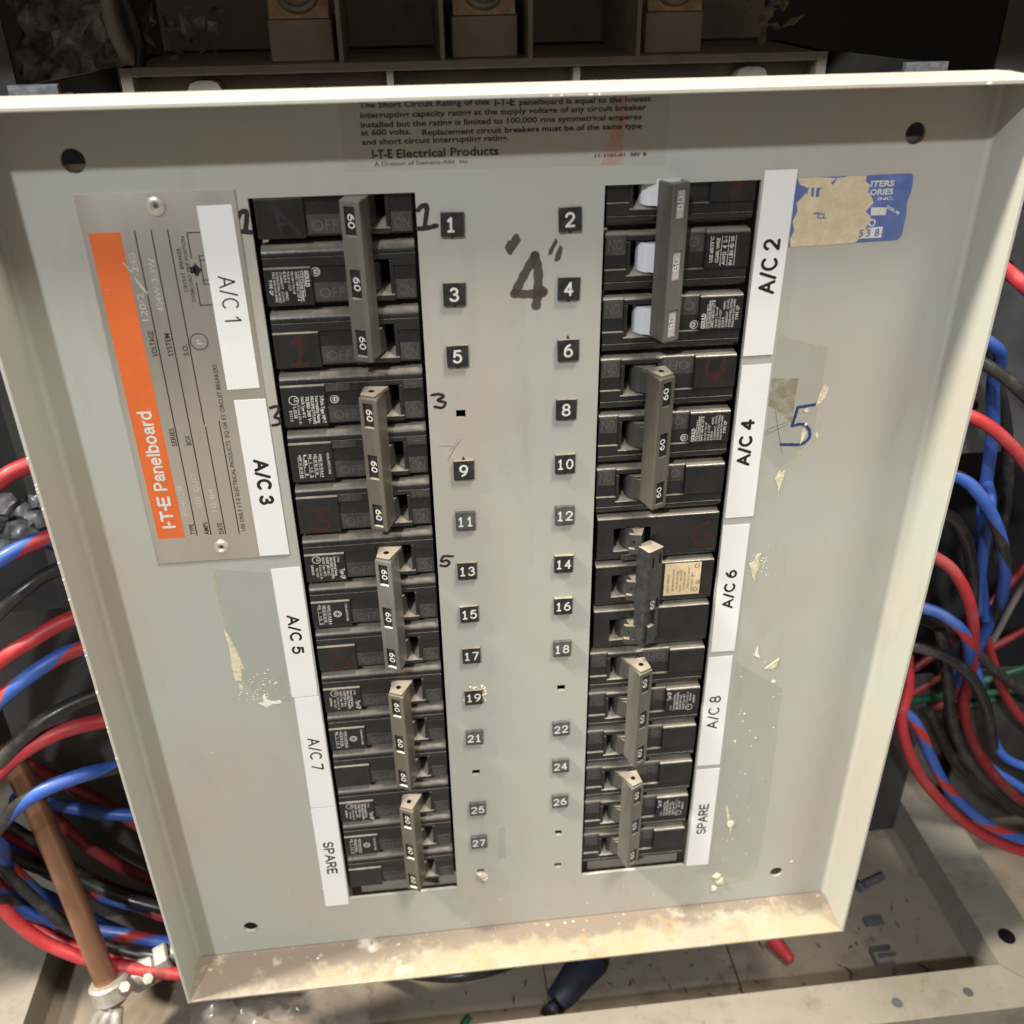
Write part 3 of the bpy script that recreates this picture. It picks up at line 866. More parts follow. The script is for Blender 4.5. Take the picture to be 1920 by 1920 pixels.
for k in range(60):
    x = -182 + 364 * rnd.random(); q = rnd.random() ** 2 * 9
    w = rnd.uniform(.25, 1.1) * (1.6 if x < -60 else 1)
    y = -402.58
    pts = [(x + w * rnd.uniform(.6, 1.2) * math.cos(a), q + 1.4 + w * rnd.uniform(.6, 1.2) * math.sin(a)) for a in (0, 1.2, 2.4, 3.6, 4.9)]
    b.add([(px, y + .05, pz) for px, pz in pts] + [(x, y + .25 + w * .25, q + 1.4)], [(i, (i + 1) % 5, 5) for i in range(5)])
vpart(b, 'dust_crumbs', 'dust')['kind'] = 'stuff'
b = MB()
for x, z, w in ((-86, 6, 1.1), (-116, 9, .7), (16, 3, 1.0), (26, 3, .7), (31, 2.6, .7)):
    b.add([(x + w * math.cos(a), -402.4 + .05, z + w * .8 * math.sin(a)) for a in (0, 1, 2, 3, 4, 5)] + [(x, -402.4 + w * .7, z)], [(i, (i + 1) % 6, 6) for i in range(6)])
vpart(b, 'white_crumbs', 'white_chip')['kind'] = 'stuff'

# marks on the face
for st, w, lab in (
    ([[(-99.4, 6.1), (-98.2, 7.7), (-96.3, 7.9), (-96.6, 5.0), (-97.3, 2.4), (-97.4, .7)], [(-99.7, .9), (-97.6, .7), (-95.7, .4)]], 1.75, 'black handwritten 1 left of the left opening'),
    ([[(-34.5, 6.1), (-32.9, 7.5), (-31.2, 7.4), (-31.6, 4.0), (-32.1, 1.6), (-32.3, -.4)], [(-34.8, -.7), (-31.5, -.5), (-27.9, .2)]], 1.75, 'black handwritten 1 right of the left opening'),
    ([[(-98.2, -69.2), (-95.6, -68.7), (-95.0, -70.4), (-97.0, -73.3), (-95.3, -74.2), (-95.6, -76.4), (-98.3, -76.9)]], 1.2, 'black handwritten 3 left of the left opening'),
    ([[(-33.5, -67.6), (-30.4, -67.3), (-28.6, -68.4), (-31.1, -70.0), (-28.1, -71.2), (-29.4, -73.3), (-32.4, -72.8)]], 1.2, 'black handwritten 3 right of the left opening'),
    ([[(-28.3, -145.8), (-32.3, -145.5), (-33.4, -148.1), (-31.0, -147.7), (-29.9, -149.3), (-31.5, -150.8), (-33.8, -150.3)]], 1.2, 'black handwritten 5 right of the left opening')):
    b = MB()
    for p in st: b.stroke(p, w, .10)
    vpart(b, 'marker_number', 'marker', lab, fix=False)
b = MB()
b.stroke([(8.9, -12.6), (5.0, -19.3), (1.3, -26.2)], 3.4, .10)
b.stroke([(.9, -27.0), (6, -27.4), (11.9, -27.2)], 3.3, .13)
b.stroke([(8.9, -12.6), (10.2, -19), (10.0, -27), (9.4, -32.0)], 3.6, .16)
b.stroke([(11.9, -25.9), (12.5, -26.7)], 3.0, .19)
b.flat([(1.5, -3.9), (2.6, -4.2), (3.6, -6.7), (1.9, -8.9), (-.2, -12.0), (-1.4, -11.5), (-2.7, -9.0), (-1.3, -6.3), (-.2, -6.4), (.3, -5.0)], .1)
b.flat([(16.9, -6.2), (17.8, -7.7), (16.4, -10.0), (15.4, -12.4), (14.0, -12.7), (14.3, -10.6)], .1)
b.flat([(18.6, -8.8), (19.7, -10.2), (18.8, -14.4), (17.4, -15.3), (16.4, -14.9), (17.0, -12.1)], .1)
vpart(b, 'marker_number', 'marker_faded', 'large faded brown handwritten 4 with two smudges above it', fix=False)
b = MB()
b.stroke([(131.0, -81.6), (128.2, -82.0), (122.6, -82.6)], 1.3, .10)
b.stroke([(122.6, -82.6), (121.9, -87), (121.2, -91.0)], 1.3, .12)
b.stroke([(121.2, -91.2), (125.9, -90.7), (129.3, -93.8), (129.6, -97.8), (126.4, -100.4), (121.5, -100.2), (117.4, -99.9)], 1.3, .14)
vpart(b, 'marker_number', 'marker_blue', 'blue handwritten 5 right of the A/C 4 label', fix=False)
b = MB()
for p in ([(-31.7, -90.8), (-28.5, -90.9), (-25.9, -91.2)], [(-25.6, -91), (-27.7, -93.6)], [(-21.8, -87.9), (-25, -92), (-28.4, -97.9)], [(-23.5, -87.8), (-26.4, -92.6)],
          [(109.6, -92.5), (116, -90.4), (119.5, -89)], [(109.4, -95), (114, -92.8), (120, -90.3)], [(109.2, -94), (112, -92.6)], [(112.6, -83), (115, -92), (118.6, -105)],
          [(113, -79.5), (117, -77)], [(109.5, -93.5), (110.8, -92.9)]):
    vpart(MB().stroke(p, .28, .09, taper=.5), 'pencil_scratch', 'pencil', fix=False)
b = MB()
for p in ([(6.2, 8.3), (6.6, -3.0), (8.1, -12.2)], [(-3.5, -31.7), (1.4, -42.9), (4.4, -53.2), (8.4, -67), (11.7, -81.3)], [(10.3, -35.5), (13.2, -51.5)],
          [(-160, 16), (-156, 20)], [(128, -135), (134, -128), (140, -123)], [(121, -152), (131, -147)], [(139, -80), (146, -71)], [(-60, -384), (-52, -379)], [(-14, -200), (-9, -214)], [(12, -140), (14, -161)], [(-6, -262), (4, -268)], [(8, -300), (11, -318)], [(-150, -180), (-143, -196)], [(-128, -250), (-119, -259)], [(148, -40), (157, -48)], [(165, -210), (170, -232)], [(30, -380), (44, -384)], [(-4, -96), (-2, -113)], [(-165, -330), (-156, -341)], [(150, -160), (147, -152), (143, -146)]):
    vpart(MB().stroke(p, .32, .09, taper=.6), 'pale_scratch', 'scratch', fix=False)
rnd = random.Random(11)
def ragged(c, rx, ry, n=14, rot=0.):
    out = []
    for i in range(n):
        a = 2 * math.pi * i / n; k = rnd.uniform(.55, 1.1)
        x, y = rx * k * math.cos(a), ry * k * math.sin(a)
        out.append((c[0] + x * math.cos(rot) - y * math.sin(rot), c[1] + x * math.sin(rot) + y * math.cos(rot)))
    return out
pieces('glue_residue', 'residue', [
    [(109.2, -48.6), (118, -51.6), (132.6, -55.4), (132.9, -57), (120, -53.4), (109.2, -50.3)], [(131.6, -57), (132.8, -57), (132.5, -73), (131.6, -73)],
    [(133.4, -90), (135, -91), (132.6, -101), (124, -110), (119.5, -113), (123, -107), (130, -99)],
    [(-134.2, -142.6), (-122, -145.6), (-109.4, -147.4), (-109.4, -148.4), (-122, -147.0), (-133.6, -144.6)], [(-134, -146), (-132.6, -146), (-131.6, -172), (-132.8, -176)],
    [(138.8, -372), (136.6, -386), (118, -388), (101.5, -372), (117, -384), (134, -383)]], .07)
pieces('tape_ghost', 'tape_mark', [
    [(109.4, -50), (132, -56), (131.6, -82), (131.6, -97), (125, -107), (118, -112), (109.6, -104)], [(-133.4, -144), (-109, -147.6), (-109, -222), (-121, -221), (-131, -205), (-133, -178)],
    [(110, -220), (136.3, -240), (139.8, -322), (139.5, -374), (137.1, -386.4), (101.1, -373), (109.8, -368)], [(-11.5, -322), (-7.5, -321), (-7.5, -346), (-11.5, -346)]], .05)
b = MB().flat([(109.2, -68.6), (121.1, -69.2), (120.8, -84), (121, -90), (113, -83), (109.2, -81)], .06)
vpart(b, 'glue_square', 'tan_glue', fix=False)
b = MB()
def chip(pts, t=.22, m=0):
    xs = [p[0] for p in pts]; ys = [p[1] for p in pts]
    if max(xs) - min(xs) > 1.9 or max(ys) - min(ys) > 1.9: vpart(MB().flat(pts, t, 0, t=.3), 'paint_chip', ('chip', 'white_chip')[m])
    else: b.flat(pts, t, m, t=.3)
chip([(133.2, -72.6), (134.8, -74), (134.4, -78), (132.4, -81), (130.4, -82.4), (131.3, -77)])
chip([(126.4, -92.2), (128.2, -94.6), (127.4, -98), (126.0, -100.6), (125.8, -96)])
chip([(118.7, -112.8), (119.2, -114.6), (121.0, -113.0), (120.4, -118), (119.3, -124), (118.2, -119.5), (116.9, -117)])
chip([(115.2, -156.2), (114.4, -159), (115.2, -163.5), (114.2, -166), (113.8, -172.3), (112.2, -168), (110.0, -161.4), (112.2, -161), (113.2, -157)])
chip([(120.2, -211), (119.4, -215), (119.3, -217.2), (122.4, -218.8), (121.0, -216)], m=1)
chip([(125.5, -226), (128, -223.5), (132.2, -219.8), (131.2, -225), (129.4, -226.4)])
chip(ragged((131.2, -234.9), 1.3, 1.0, 9), m=1)
chip(ragged((115.3, -274), .8, 1.6, 9)); chip(ragged((118.2, -255), .7, .8, 7), m=1); chip(ragged((118, -260), .6, .7, 7))
chip([(114.8, -321), (116.2, -322.5), (118.6, -332), (117.2, -333)]); chip(ragged((119.3, -335.8), 2.0, 3.0, 10), .5, 1); chip([(118.8, -338), (120.4, -338), (120.0, -345)])
chip(ragged((133.2, -96.4), .8, 1.6, 8)); chip(ragged((126.8, -84.4), 1.3, 1.2, 8)); chip(ragged((127.4, -90.8), .7, .8, 7), m=1)
chip([(-133.6, -175.6), (-131.6, -181), (-129.4, -190), (-127.8, -200), (-129.2, -199.6), (-130.0, -207), (-133, -206.4), (-133.4, -198), (-132.8, -188)])
chip(ragged((-131, -210.5), 1.2, 2.2, 9))
chip([(-122, -217), (-120.6, -215.6), (-120.0, -219.6), (-117, -221), (-114, -220.4), (-113.6, -222.2), (-118, -222.4), (-121, -224), (-124.4, -221.4), (-121.6, -220.6)], m=1)
for k in range(46): chip(ragged((rnd.gauss(-122, 6), rnd.gauss(-213, 5)), rnd.uniform(.15, .5), rnd.uniform(.15, .5), 6), m=k % 2)
for k in range(30): chip(ragged((rnd.uniform(112, 136), rnd.uniform(-372, -215)), rnd.uniform(.12, .42), rnd.uniform(.15, .8), 6), m=k % 2)
for k in range(8): chip(ragged((rnd.uniform(-170, 170), rnd.uniform(-398, -372)), rnd.uniform(.12, .5), rnd.uniform(.12, .45), 6), m=k % 2)
for k in range(36): chip(ragged((rnd.gauss(116, 3), rnd.gauss(-162, 4)), rnd.uniform(.12, .35), rnd.uniform(.12, .4), 6), m=k % 2)
chip(ragged((-107.5, -356), 2.2, .8, 9)); chip(ragged((160, -373), 1.2, .8, 8)); chip(ragged((-150.5, -250), .5, .6, 6))
vpart(b, 'paint_flecks', ['chip', 'white_chip'])['kind'] = 'stuff'
b = MB()
for i, (x, y, r) in enumerate(((115.5, -379, 3.0), (117.6, -384, 3.4), (114.6, -389.4, 2.2))):
    rg = ragged((x, y), r, r * 1.3, 11); r2 = [((px - x) * .5 + x, (py - y) * .5 + y) for px, py in rg]
    b.add([(px, py, .1) for px, py in rg] + [(px, py, 1.3) for px, py in r2], [(k, (k + 1) % 11, 11 + (k + 1) % 11, 11 + k) for k in range(11)] + [tuple(range(11, 22))])
vpart(b, 'glue_lump', 'chip', 'pale yellow lump of dried glue low beside the right SPARE label', angle=60)
b = MB()
for x, y, r in ((-20.6, -358, 3.4), (-22.6, -356.6, 2.2), (-19.4, -360.6, 2.4)):
    rg = ragged((x, y), r, r * .9, 12)
    for h, kk in ((.6, .85), (1.3, .5)):
        r2 = [((px - x) * kk + x, (py - y) * kk + y) for px, py in rg]
    mid = [((px - x) * .85 + x, (py - y) * .85 + y) for px, py in rg]
    top = [((px - x) * .45 + x, (py - y) * .45 + y) for px, py in rg]
    b.add([(px, py, .05) for px, py in rg] + [(px, py, 1.0) for px, py in mid] + [(px, py, 1.7) for px, py in top],
          [(k, (k + 1) % 12, 12 + (k + 1) % 12, 12 + k) for k in range(12)] + [(12 + k, 12 + (k + 1) % 12, 24 + (k + 1) % 12, 24 + k) for k in range(12)] + [tuple(range(24, 36))])
vpart(b, 'putty', 'putty', 'pinkish putty smeared over the lowest left tag hole', angle=70)

# ------------------------------------------------------------------ nameplate
NB = (-127, -138.8, .6)
npl = thing('nameplate', 'aluminium nameplate with an orange band reading I-T-E Panelboard, riveted left of the breakers', 'nameplate', NB)
def npart(b, name, mt, label=None):
    o = b.build(name, mt, npl, base=(0, 0, 0))
    o.location = P(-NB[0], -NB[1], -NB[2])
    if label: o['label'] = label
    return o
npart(MB().box(-154.9, -99.3, -138.8, 16.0, .05, .75, ch=.12), 'plate', 'alu')
npart(MB().box(-152.7, -141.6, -126.3, 2.5, .76, .82), 'orange_band', 'orange')
b = MB()
U = (0, 1, 0)
b.mono('I-T-E', (-144.4, -121.3, .88), 5.5, U, width=15.4, w=1.15, m=0, gap=.16)
b.mono('Panelboard', (-144.4, -103.2, .88), 5.5, U, width=35.8, w=.95, m=0, gap=.24)
npart(b, 'band_lettering', 'print', None)
b = MB()
for x, y0, y1 in ((-136.5, -126, 2.8), (-130.7, -126, 2.9), (-124.9, -74.6, 2.8), (-124.6, -126, -75.5), (-118.9, -126.3, -73.2)):
    b.box(x - .22, x + .22, y0, y1, .77, .80)
for s, x, y, w in (('VOLTAGE', -137.3, -45.1, 10.4), ('SYSTEM', -131.5, -45.2, 9.2), ('S.O.', -125.7, -45.2, 4.6), ('SERIES', -137.1, -83.4, 8.0), ('BOX', -131.4, -83.3, 4.3),
                   ('TYPE', -137.1, -125.3, 5.3), ('AMPS', -131.3, -125.7, 6.1), ('DATE', -125.3, -125.7, 5.4)):
    b.text(s, (x, y, .8), 2.1, U, width=w, m=0, bold=.012)
b.text('USE ONLY I-T-E ELECTRICAL PRODUCTS  EQ OR ET CIRCUIT BREAKERS', (-116.1, -125.1, .8), 1.7, U, width=75.7, m=0, bold=.008)
b.text('CIRCUIT  BREAKER', (-121.7, -20.4, .8), 1.35, U, width=16.4, m=0, bold=.012)
b.text('OVERLOAD TRIP POSITION', (-119.5, -24.3, .8), 1.35, U, width=24.4, m=0, bold=.012)
b.disc((-121.0, -39.9), 3.45, .8, 0, 32, 3.1)
for x0, x1, y0, y1 in ((-118.5, -118.1, -7.9, 1.5), (-118.5, -112.5, 1.1, 1.5), (-118.3, -117.9, -25.9, -17.0), (-118.3, -112.5, -25.9, -25.5),
                       (-115.6, -115.2, -18.0, -7.0), (-115.6, -112, -7.3, -7.0), (-115.6, -112, -8.9, -8.6), (-115.6, -112, -18.0, -17.7), (-115.6, -112, -16.4, -16.1), (-118.2, -117.6, -14.4, -10.4)):
    b.box(x0, x1, y0, y1, .77, .80)
b.flat([(-119.6, -13.6), (-117.6, -13.6), (-117.6, -15.2), (-115.4, -12.4), (-117.6, -9.4), (-117.6, -11.0), (-119.6, -11.0)], .8)
npart(b, 'printed_form', 'ink')
b = MB()
for s, x, y, w in (('120/2', -138.0, -30.7, 10.6), ('-240', -138.0, -14.0, 9.0), ('404W-3/3W', -131.6, -27.5, 20.2), ('P0402B', -138.4, -115.7, 14.2), ('400  GUO', -132.0, -112.7, 16.2), ('10/84', -126.2, -114.7, 11.0), ('P', -119.6, -41.0, 2.0)):
    npart(MB().text(s, (x, y, .8), 2.5, U, width=w, m=0), 'stamped_figures', 'alu_bright')
b.stroke([(-139.8, -14.0), (-137.8, -18.2), (-136.2, -20.4)], .9, .8, taper=.5)
b.stroke([(-142.8, -8.4), (-141.6, -10.2), (-140.6, -12.0)], .5, .9, taper=.4)
b.stroke([(-143.4, -8.8), (-142.0, -9.0)], .4, .9, taper=.4)
b.stroke([(-151.2, -18.0), (-150.2, -18.2)], .4, .9, taper=.4)
npart(b, 'scuff', 'alu_bright')['kind'] = 'stuff'
for y in (11.1, -132.4):
    b = MB()
    x = -127.4
    rr = [(3.4, .75), (3.3, 1.3), (2.7, 1.75), (1.7, 1.8), (1.3, 1.2), (.9, .9)]
    n = 24
    vs = [(x + r * math.cos(2 * math.pi * i / n), y + r * math.sin(2 * math.pi * i / n), z) for r, z in rr for i in range(n)]
    b.add(vs, [(k * n + i, k * n + (i + 1) % n, (k + 1) * n + (i + 1) % n, (k + 1) * n + i) for k in range(len(rr) - 1) for i in range(n)])
    b.add([v for v in vs[-n:]], [tuple(range(n))], 1)
    npart(b, 'rivet', ['rivet', 'dark_sheet'])

# ------------------------------------------------------------------ stickers
def sticker(name, label, quad_, z, txt, tx, cap, w, down, group, bold):
    b = MB()
    b.prism(quad_, 'z', z, z + .22)
    d = (0, -1, 0) if down else (0, 1, 0)
    b.mono(txt, (tx[0], tx[1], z + .27), cap, d, width=w, w=bold, m=1)
    cx = sum(p[0] for p in quad_) / 4
    return tag(b.build(name, ['white', 'ink'], base=(cx, min(p[1] for p in quad_), z)), label, 'label', group)
G = 'white printed circuit labels beside the breaker columns'
sticker('circuit_label', 'white adhesive label printed A/C 1 in thin letters, overlapping the aluminium nameplate top', [(-113.3, 10.7), (-113.6, -60.2), (-101.0, -60.0), (-101.0, 10.8)], .8, 'A/C 1', (-110.1, -14.9), 6.3, 17.8, 1, G, .62)
sticker('circuit_label', 'white adhesive label printed A/C 3 in bold, overlapping the aluminium nameplate bottom', [(-111.8, -64.9), (-111.9, -138.0), (-99.25, -138.2), (-99.5, -64.9)], .8, 'A/C 3', (-108.3, -91.3), 6.2, 21.6, 1, G, 1.35)
sticker('circuit_label', 'white adhesive label printed A/C 5, just below the nameplate', [(-108.4, -145.8), (-108.3, -219.2), (-96.1, -219.2), (-95.6, -145.5)], .1, 'A/C 5', (-104.9, -171.2), 5.6, 22.2, 1, G, 1.1)
sticker('circuit_label', 'white adhesive label printed A/C 7, above the left SPARE label', [(-107.4, -219.7), (-108.1, -293.3), (-95.5, -293.6), (-95.7, -219.6)], .1, 'A/C 7', (-104.4, -245.8), 6.0, 21.6, 1, G, .85)
sticker('circuit_label', 'white adhesive label printed SPARE, lowest in the left column', [(-108.2, -294.0), (-108.7, -370.3), (-95.9, -370.4), (-95.5, -294.2)], .1, 'SPARE', (-104.9, -319.5), 5.6, 24.8, 1, G, .95)
sticker('circuit_label', 'white adhesive label printed A/C 2, touching the torn blue sticker', [(96.0, 15.9), (95.4, -57.8), (108.1, -57.7), (108.6, 15.9)], .35, 'A/C 2', (105.4, -32.0), 6.9, 22.2, 0, G, 1.25)
sticker('circuit_label', 'white adhesive label printed A/C 4, left of the blue handwritten 5', [(95.7, -62.0), (95.8, -135.6), (109.0, -135.5), (108.3, -61.8)], .1, 'A/C 4', (104.2, -109.3), 6.2, 22.6, 0, G, 1.35)
sticker('circuit_label', 'white adhesive label printed A/C 6, between A/C 4 and A/C 8', [(95.3, -139.6), (96.4, -212.3), (108.3, -212.6), (107.9, -139.6)], .1, 'A/C 6', (104.7, -186.4), 5.6, 22.2, 0, G, 1.1)
sticker('circuit_label', 'white adhesive label printed A/C 8, above the right SPARE label', [(95.6, -215.8), (95.9, -289.0), (108.4, -289.2), (107.8, -215.7)], .1, 'A/C 8', (104.5, -263.2), 6.0, 22.2, 0, G, .85)
sticker('circuit_label', 'white adhesive label printed SPARE, lowest in the right column', [(95.9, -292.1), (96.3, -367.2), (109.1, -367.5), (108.7, -292.1)], .1, 'SPARE', (105.3, -341.7), 5.5, 23.6, 0, G, .9)

ws = thing('warning_sticker', 'clear sticker with black small print about the short circuit rating, under the top rim', 'sticker', (0, 19.5, .1))
def wpart(b, name, mt):
    o = b.build(name, mt, ws, fix=False); o.location = P(0, -19.5, -.1); return o
wpart(MB().flat([(-60.0, 20.4), (57.7, 19.2), (57.7, 44.0), (-59.5, 44.0)], .08), 'clear_film', 'film')
wpart(MB().flat([(36.1, 44), (41.8, 44), (42.3, 36), (41.2, 28), (41.6, 19.5), (33.4, 19.7), (35.6, 27), (37.4, 34)], .11), 'orange_smear', 'smear')
b = MB()
for s, x0, x1, y, cap, bo in (('The Short Circuit Rating of this', -52.8, -7.2, 41.5, 1.95, .022), ('I-T-E', -5.4, 1.7, 41.0, 2.6, .03), ('panelboard is equal to the lowest', 3.4, 50.8, 41.0, 1.95, .022),
                              ('interrupting capacity rating at the supply voltage of any circuit breaker', -52.7, 49.3, 38.2, 1.95, .02),
                              ('installed but the rating is limited to 100,000 rms symmetrical amperes', -52.8, 47.7, 35.1, 1.95, .02),
                              ('at 600 volts.', -53.0, -35.4, 32.5, 1.95, .02), ('Replacement circuit breakers must be of the same type', -31.4, 47.9, 32.0, 1.95, .02),
                              ('and short circuit interrupting rating.', -52.9, -.6, 29.4, 1.95, .02),
                              ('I-T-E', -49.6, -42.4, 24.7, 3.0, .03), ('Electrical Products', -40.9, -4.3, 24.6, 3.0, .015), ('A Division of Siemens-Allis  Inc', -49.1, -15.6, 22.0, 1.6, .0),
                              ('11-1101-01', 31.0, 42.2, 22.5, 1.2, .03), ('REV  B', 44.4, 50.2, 22.5, 1.2, .03)):
    b.text(s, (x0, y, .16), cap, width=x1 - x0, m=0, bold=bo)
wpart(b, 'small_print', 'ink')

bs = thing('blue_sticker', 'torn blue and tan listing sticker right of the A/C 2 label', 'sticker', (132, -13.4, .1))
def bpart(b, name, mt):
    o = b.build(name, mt, bs, fix=False); o.location = P(-132, 13.4, -.1); return o
bpart(MB().flat([(108.7, 12.6), (136, 12.7), (153.9, 12.8), (155.2, 11.6), (155.4, 6), (154.4, 2), (155.2, -3), (154.8, -11), (153.2, -12.6), (136.1, -12.9), (109.1, -13.5)], .12), 'blue_print', 'blue_sticker')
bpart(MB().flat([(109.0, 12.55), (118, 12.6), (124.7, 12.0), (130, 12.7), (136.4, 12.6), (136.2, 10.6), (138.3, 9.0), (137.8, 6.6), (139.8, 4.4), (140.9, 2.2), (138.2, -.8), (140.3, -2.6), (141.2, -4.2), (139.2, -7.4), (141.0, -9), (137.6, -11.0), (136.3, -12.85), (124, -13.2), (110, -13.45), (109.2, -10.6), (110.4, -7), (109.4, -3.6), (110.8, .4), (109.9, 3.4), (111.8, 5.2), (113.6, 7.6), (112.6, 9.4), (110.4, 10.0)], .2), 'torn_paper', 'torn')
b = MB()
for s, x0, x1, y, cap in (('ITERS', 138.5, 147.9, 8.4, 2.2), ('ORIES', 138.7, 148.0, 5.3, 2.2), ('INC.', 142.4, 148.6, 3.2, 1.2)):
    b.text(s, (x0, y, .26), cap, width=x1 - x0, m=0, bold=.03)
b.flat([(140.6, -2.5), (146.6, -2.6), (146.7, .3), (140.2, 0.6)], .18)
b.text('ISSUE', (146.4, .2, .27), 1.1, (.88, -.47, 0), width=6.2, m=0, bold=.03)
b.disc((141.6, -5.3), 1.5, .26, 0, 18, .9)
b.flat([(136.9, -11.3), (146.4, -11.3), (146.4, -6.9), (139.6, -7.2), (141.0, -9), (137.6, -11.0)], .24)
for s, x, y, c in (('3', 140.0, -10.6, 2.9), ('8', 143.4, -10.6, 2.9), ('5', 137.0, -10.6, 2.9)): b.text(s, (x, y, .30), c, m=1, bold=.02)
b.text('CL', (118.9, -2.9, .30), 2.1, width=3.9, m=1, bold=.02)
for pts in ([(112.8, 8.8), (114, 9.2), (113.6, 6.0)], [(115.0, 8.9), (116.2, 8.8), (116.4, 5.6), (115.4, 5.4)], [(117.0, 8.6), (119.0, 8.9), (118.4, 7.6), (118.6, 5.4), (117.2, 5.2)], [(122.4, 10.4), (124.8, 12.2), (124.4, 11.0), (123.2, 9.6)], [(117.0, -.6), (119.6, -.4), (119.6, -1.0), (117.2, -1.2)]):
    b.flat(pts, .26, 2)
bpart(b, 'sticker_lettering', ['print', 'blue_sticker', 'blue_sticker'])

# ------------------------------------------------------------------ numbered tags
rows_l = {1: (-22.2, .7), 3: (-22.5, -25.8), 5: (-22.3, -51.0), 9: (-21.7, -102.2), 11: (-21.9, -127.4), 13: (-22.1, -153.4), 15: (-22.0, -177.4), 17: (-21.8, -201.8), 19: (-21.6, -227.6), 21: (-22.0, -254.1), 25: (-21.9, -304.7), 27: (-22.0, -329.9)}
rows_r = {2: (22.1, .9), 4: (22.1, -25.6), 6: (22.3, -50.9), 8: (21.9, -76.8), 10: (21.8, -102.2), 12: (22.0, -127.9), 14: (21.9, -153.4), 16: (22.0, -176.9), 18: (21.8, -202.0), 22: (22.0, -253.1), 24: (22.1, -304.5 + 25.6), 26: (22.1, -304.5)}
extra = {1: ', top left of the middle strip', 2: ', top right of the middle strip', 6: ' with a scuffed corner', 19: ' with crusty putty round it', 11: ' worn grey', 12: ' worn grey', 18: ' worn grey', 22: ' worn pale grey', 24: ' worn pale grey', 21: ' worn pale grey', 25: ' worn pale grey', 27: ' worn pale grey, lowest on the left', 26: ' worn pale grey, lowest on the right'}
M['tag_worn'] = mat('worn_tag_plastic', (.075, .075, .073), .5, 0, .4, 160, .2, 500)
for num, (x, y) in sorted({**rows_l, **rows_r}.items()):
    b = MB()
    w, h = 4.3, 4.55
    ja = random.Random(num).uniform(-.03, .03)
    b.box(-w, w, -h, h, .05, 1.75, 0, ch=.35)
    if num in (6, 9): b.prism([(-.7, h), (.7, h), (0, h + 1.5)], 'z', .05, .5)
    elif num not in (14, 17, 19, 26): b.prism([(-.8, -h), (.8, -h), (.5, -h - .8), (-.5, -h - .8)], 'z', .05, .6)
    s = str(num)
    s = s.replace('1', 'i')
    if len(s) == 1: b.mono(s, (-2.0, -2.9, 1.80), 5.7, width=3.0 if num == 1 else 3.8, w=.92, m=1)
    else:
        for i, c in enumerate(s): b.mono(c, (-3.6 + i * 3.9 + (.35 if c == 'i' else 0), -2.5, 1.80), 5.0, width=2.4 if c == 'i' else 3.2, w=.76, m=1)
    if num == 19:
        r19 = random.Random(5)
        for k in range(26):
            px, py = r19.choice([(r19.uniform(-3, 6), 4.6 + r19.uniform(0, 2)), (4.6 + r19.uniform(-.3, 1.6), r19.uniform(-4, 4.5)), (-4.6, r19.uniform(-4, 0))])
            q = r19.uniform(.3, 1.0)
            b.add([(px + q * math.cos(a), py + q * math.sin(a), .1) for a in (0, 1.3, 2.5, 3.8, 5.0)] + [(px, py, .3 + q)], [(i, (i + 1) % 5, 5) for i in range(5)], 2)
    b.v = [(px * math.cos(ja) - py * math.sin(ja), px * math.sin(ja) + py * math.cos(ja), z) for px, py, z in b.v]
    worn = num in (11, 12, 18, 21, 22, 24, 25, 26, 27)
    o = b.build('number_tag', ['tag_worn' if worn else 'tag', 'print', 'chip'])
    o.location = P(x, y, 0)
    tag(o, 'black square plastic tag engraved with white number %d%s' % (num, extra.get(num, '')), 'number tag', 'engraved number tags on the middle strip')

# ------------------------------------------------------------------ circuit breakers (local frame: u along the pole, v up, w out; the right column is turned upside down)
PITCH = 25.45
ib = tag(MB().box(-182, 182, -385, 36, -52, -48).build('breaker_mounting_base', 'hole', base=(0, -385, -50)), 'black mounting base behind both breaker columns', 'mounting base')  # widened and near-black, standing in for shade behind the cover's screw holes
for x0 in (-95, 35):
    o = MB().box(x0, x0 + 60, -384, -373.5, -47.5, -14).build('end_block', 'brown', base=(x0 + 30, -384, -30))
    tag(o, 'brown block under the lowest breaker of the %s column' % ('left' if x0 < 0 else 'right'), 'block')

def arc(cx, cz, r, a0, a1, n=5):
    return [(cx + r * math.cos(R_(a0 + (a1 - a0) * i / n)), cz + r * math.sin(R_(a0 + (a1 - a0) * i / n))) for i in range(n + 1)]

def section(zp, top=4.6, ridge=True):
    """outline (v, w) of a pole, from its upper edge over the shoulder and the face to its lower edge"""
    s = [(12.55, -46), (12.55, -7)]
    s += arc(8.75, -5.2, 3.8, 0, 88, 8)
    s += [(8.75, -1.45), (8.65, -2.3), (8.35, -2.3), (8.25, -1.5)]
    if top < 8: s += [(top + .25, -1.7)]
    s += [(top + .05, zp - .25), (top - .25, zp)]
    s += arc(-8.35, zp - 1.9, 1.9, 90, 180, 6)
    s += [(-10.25, -12.2), (-12.55, -12.4), (-12.55, -46)]
    return s

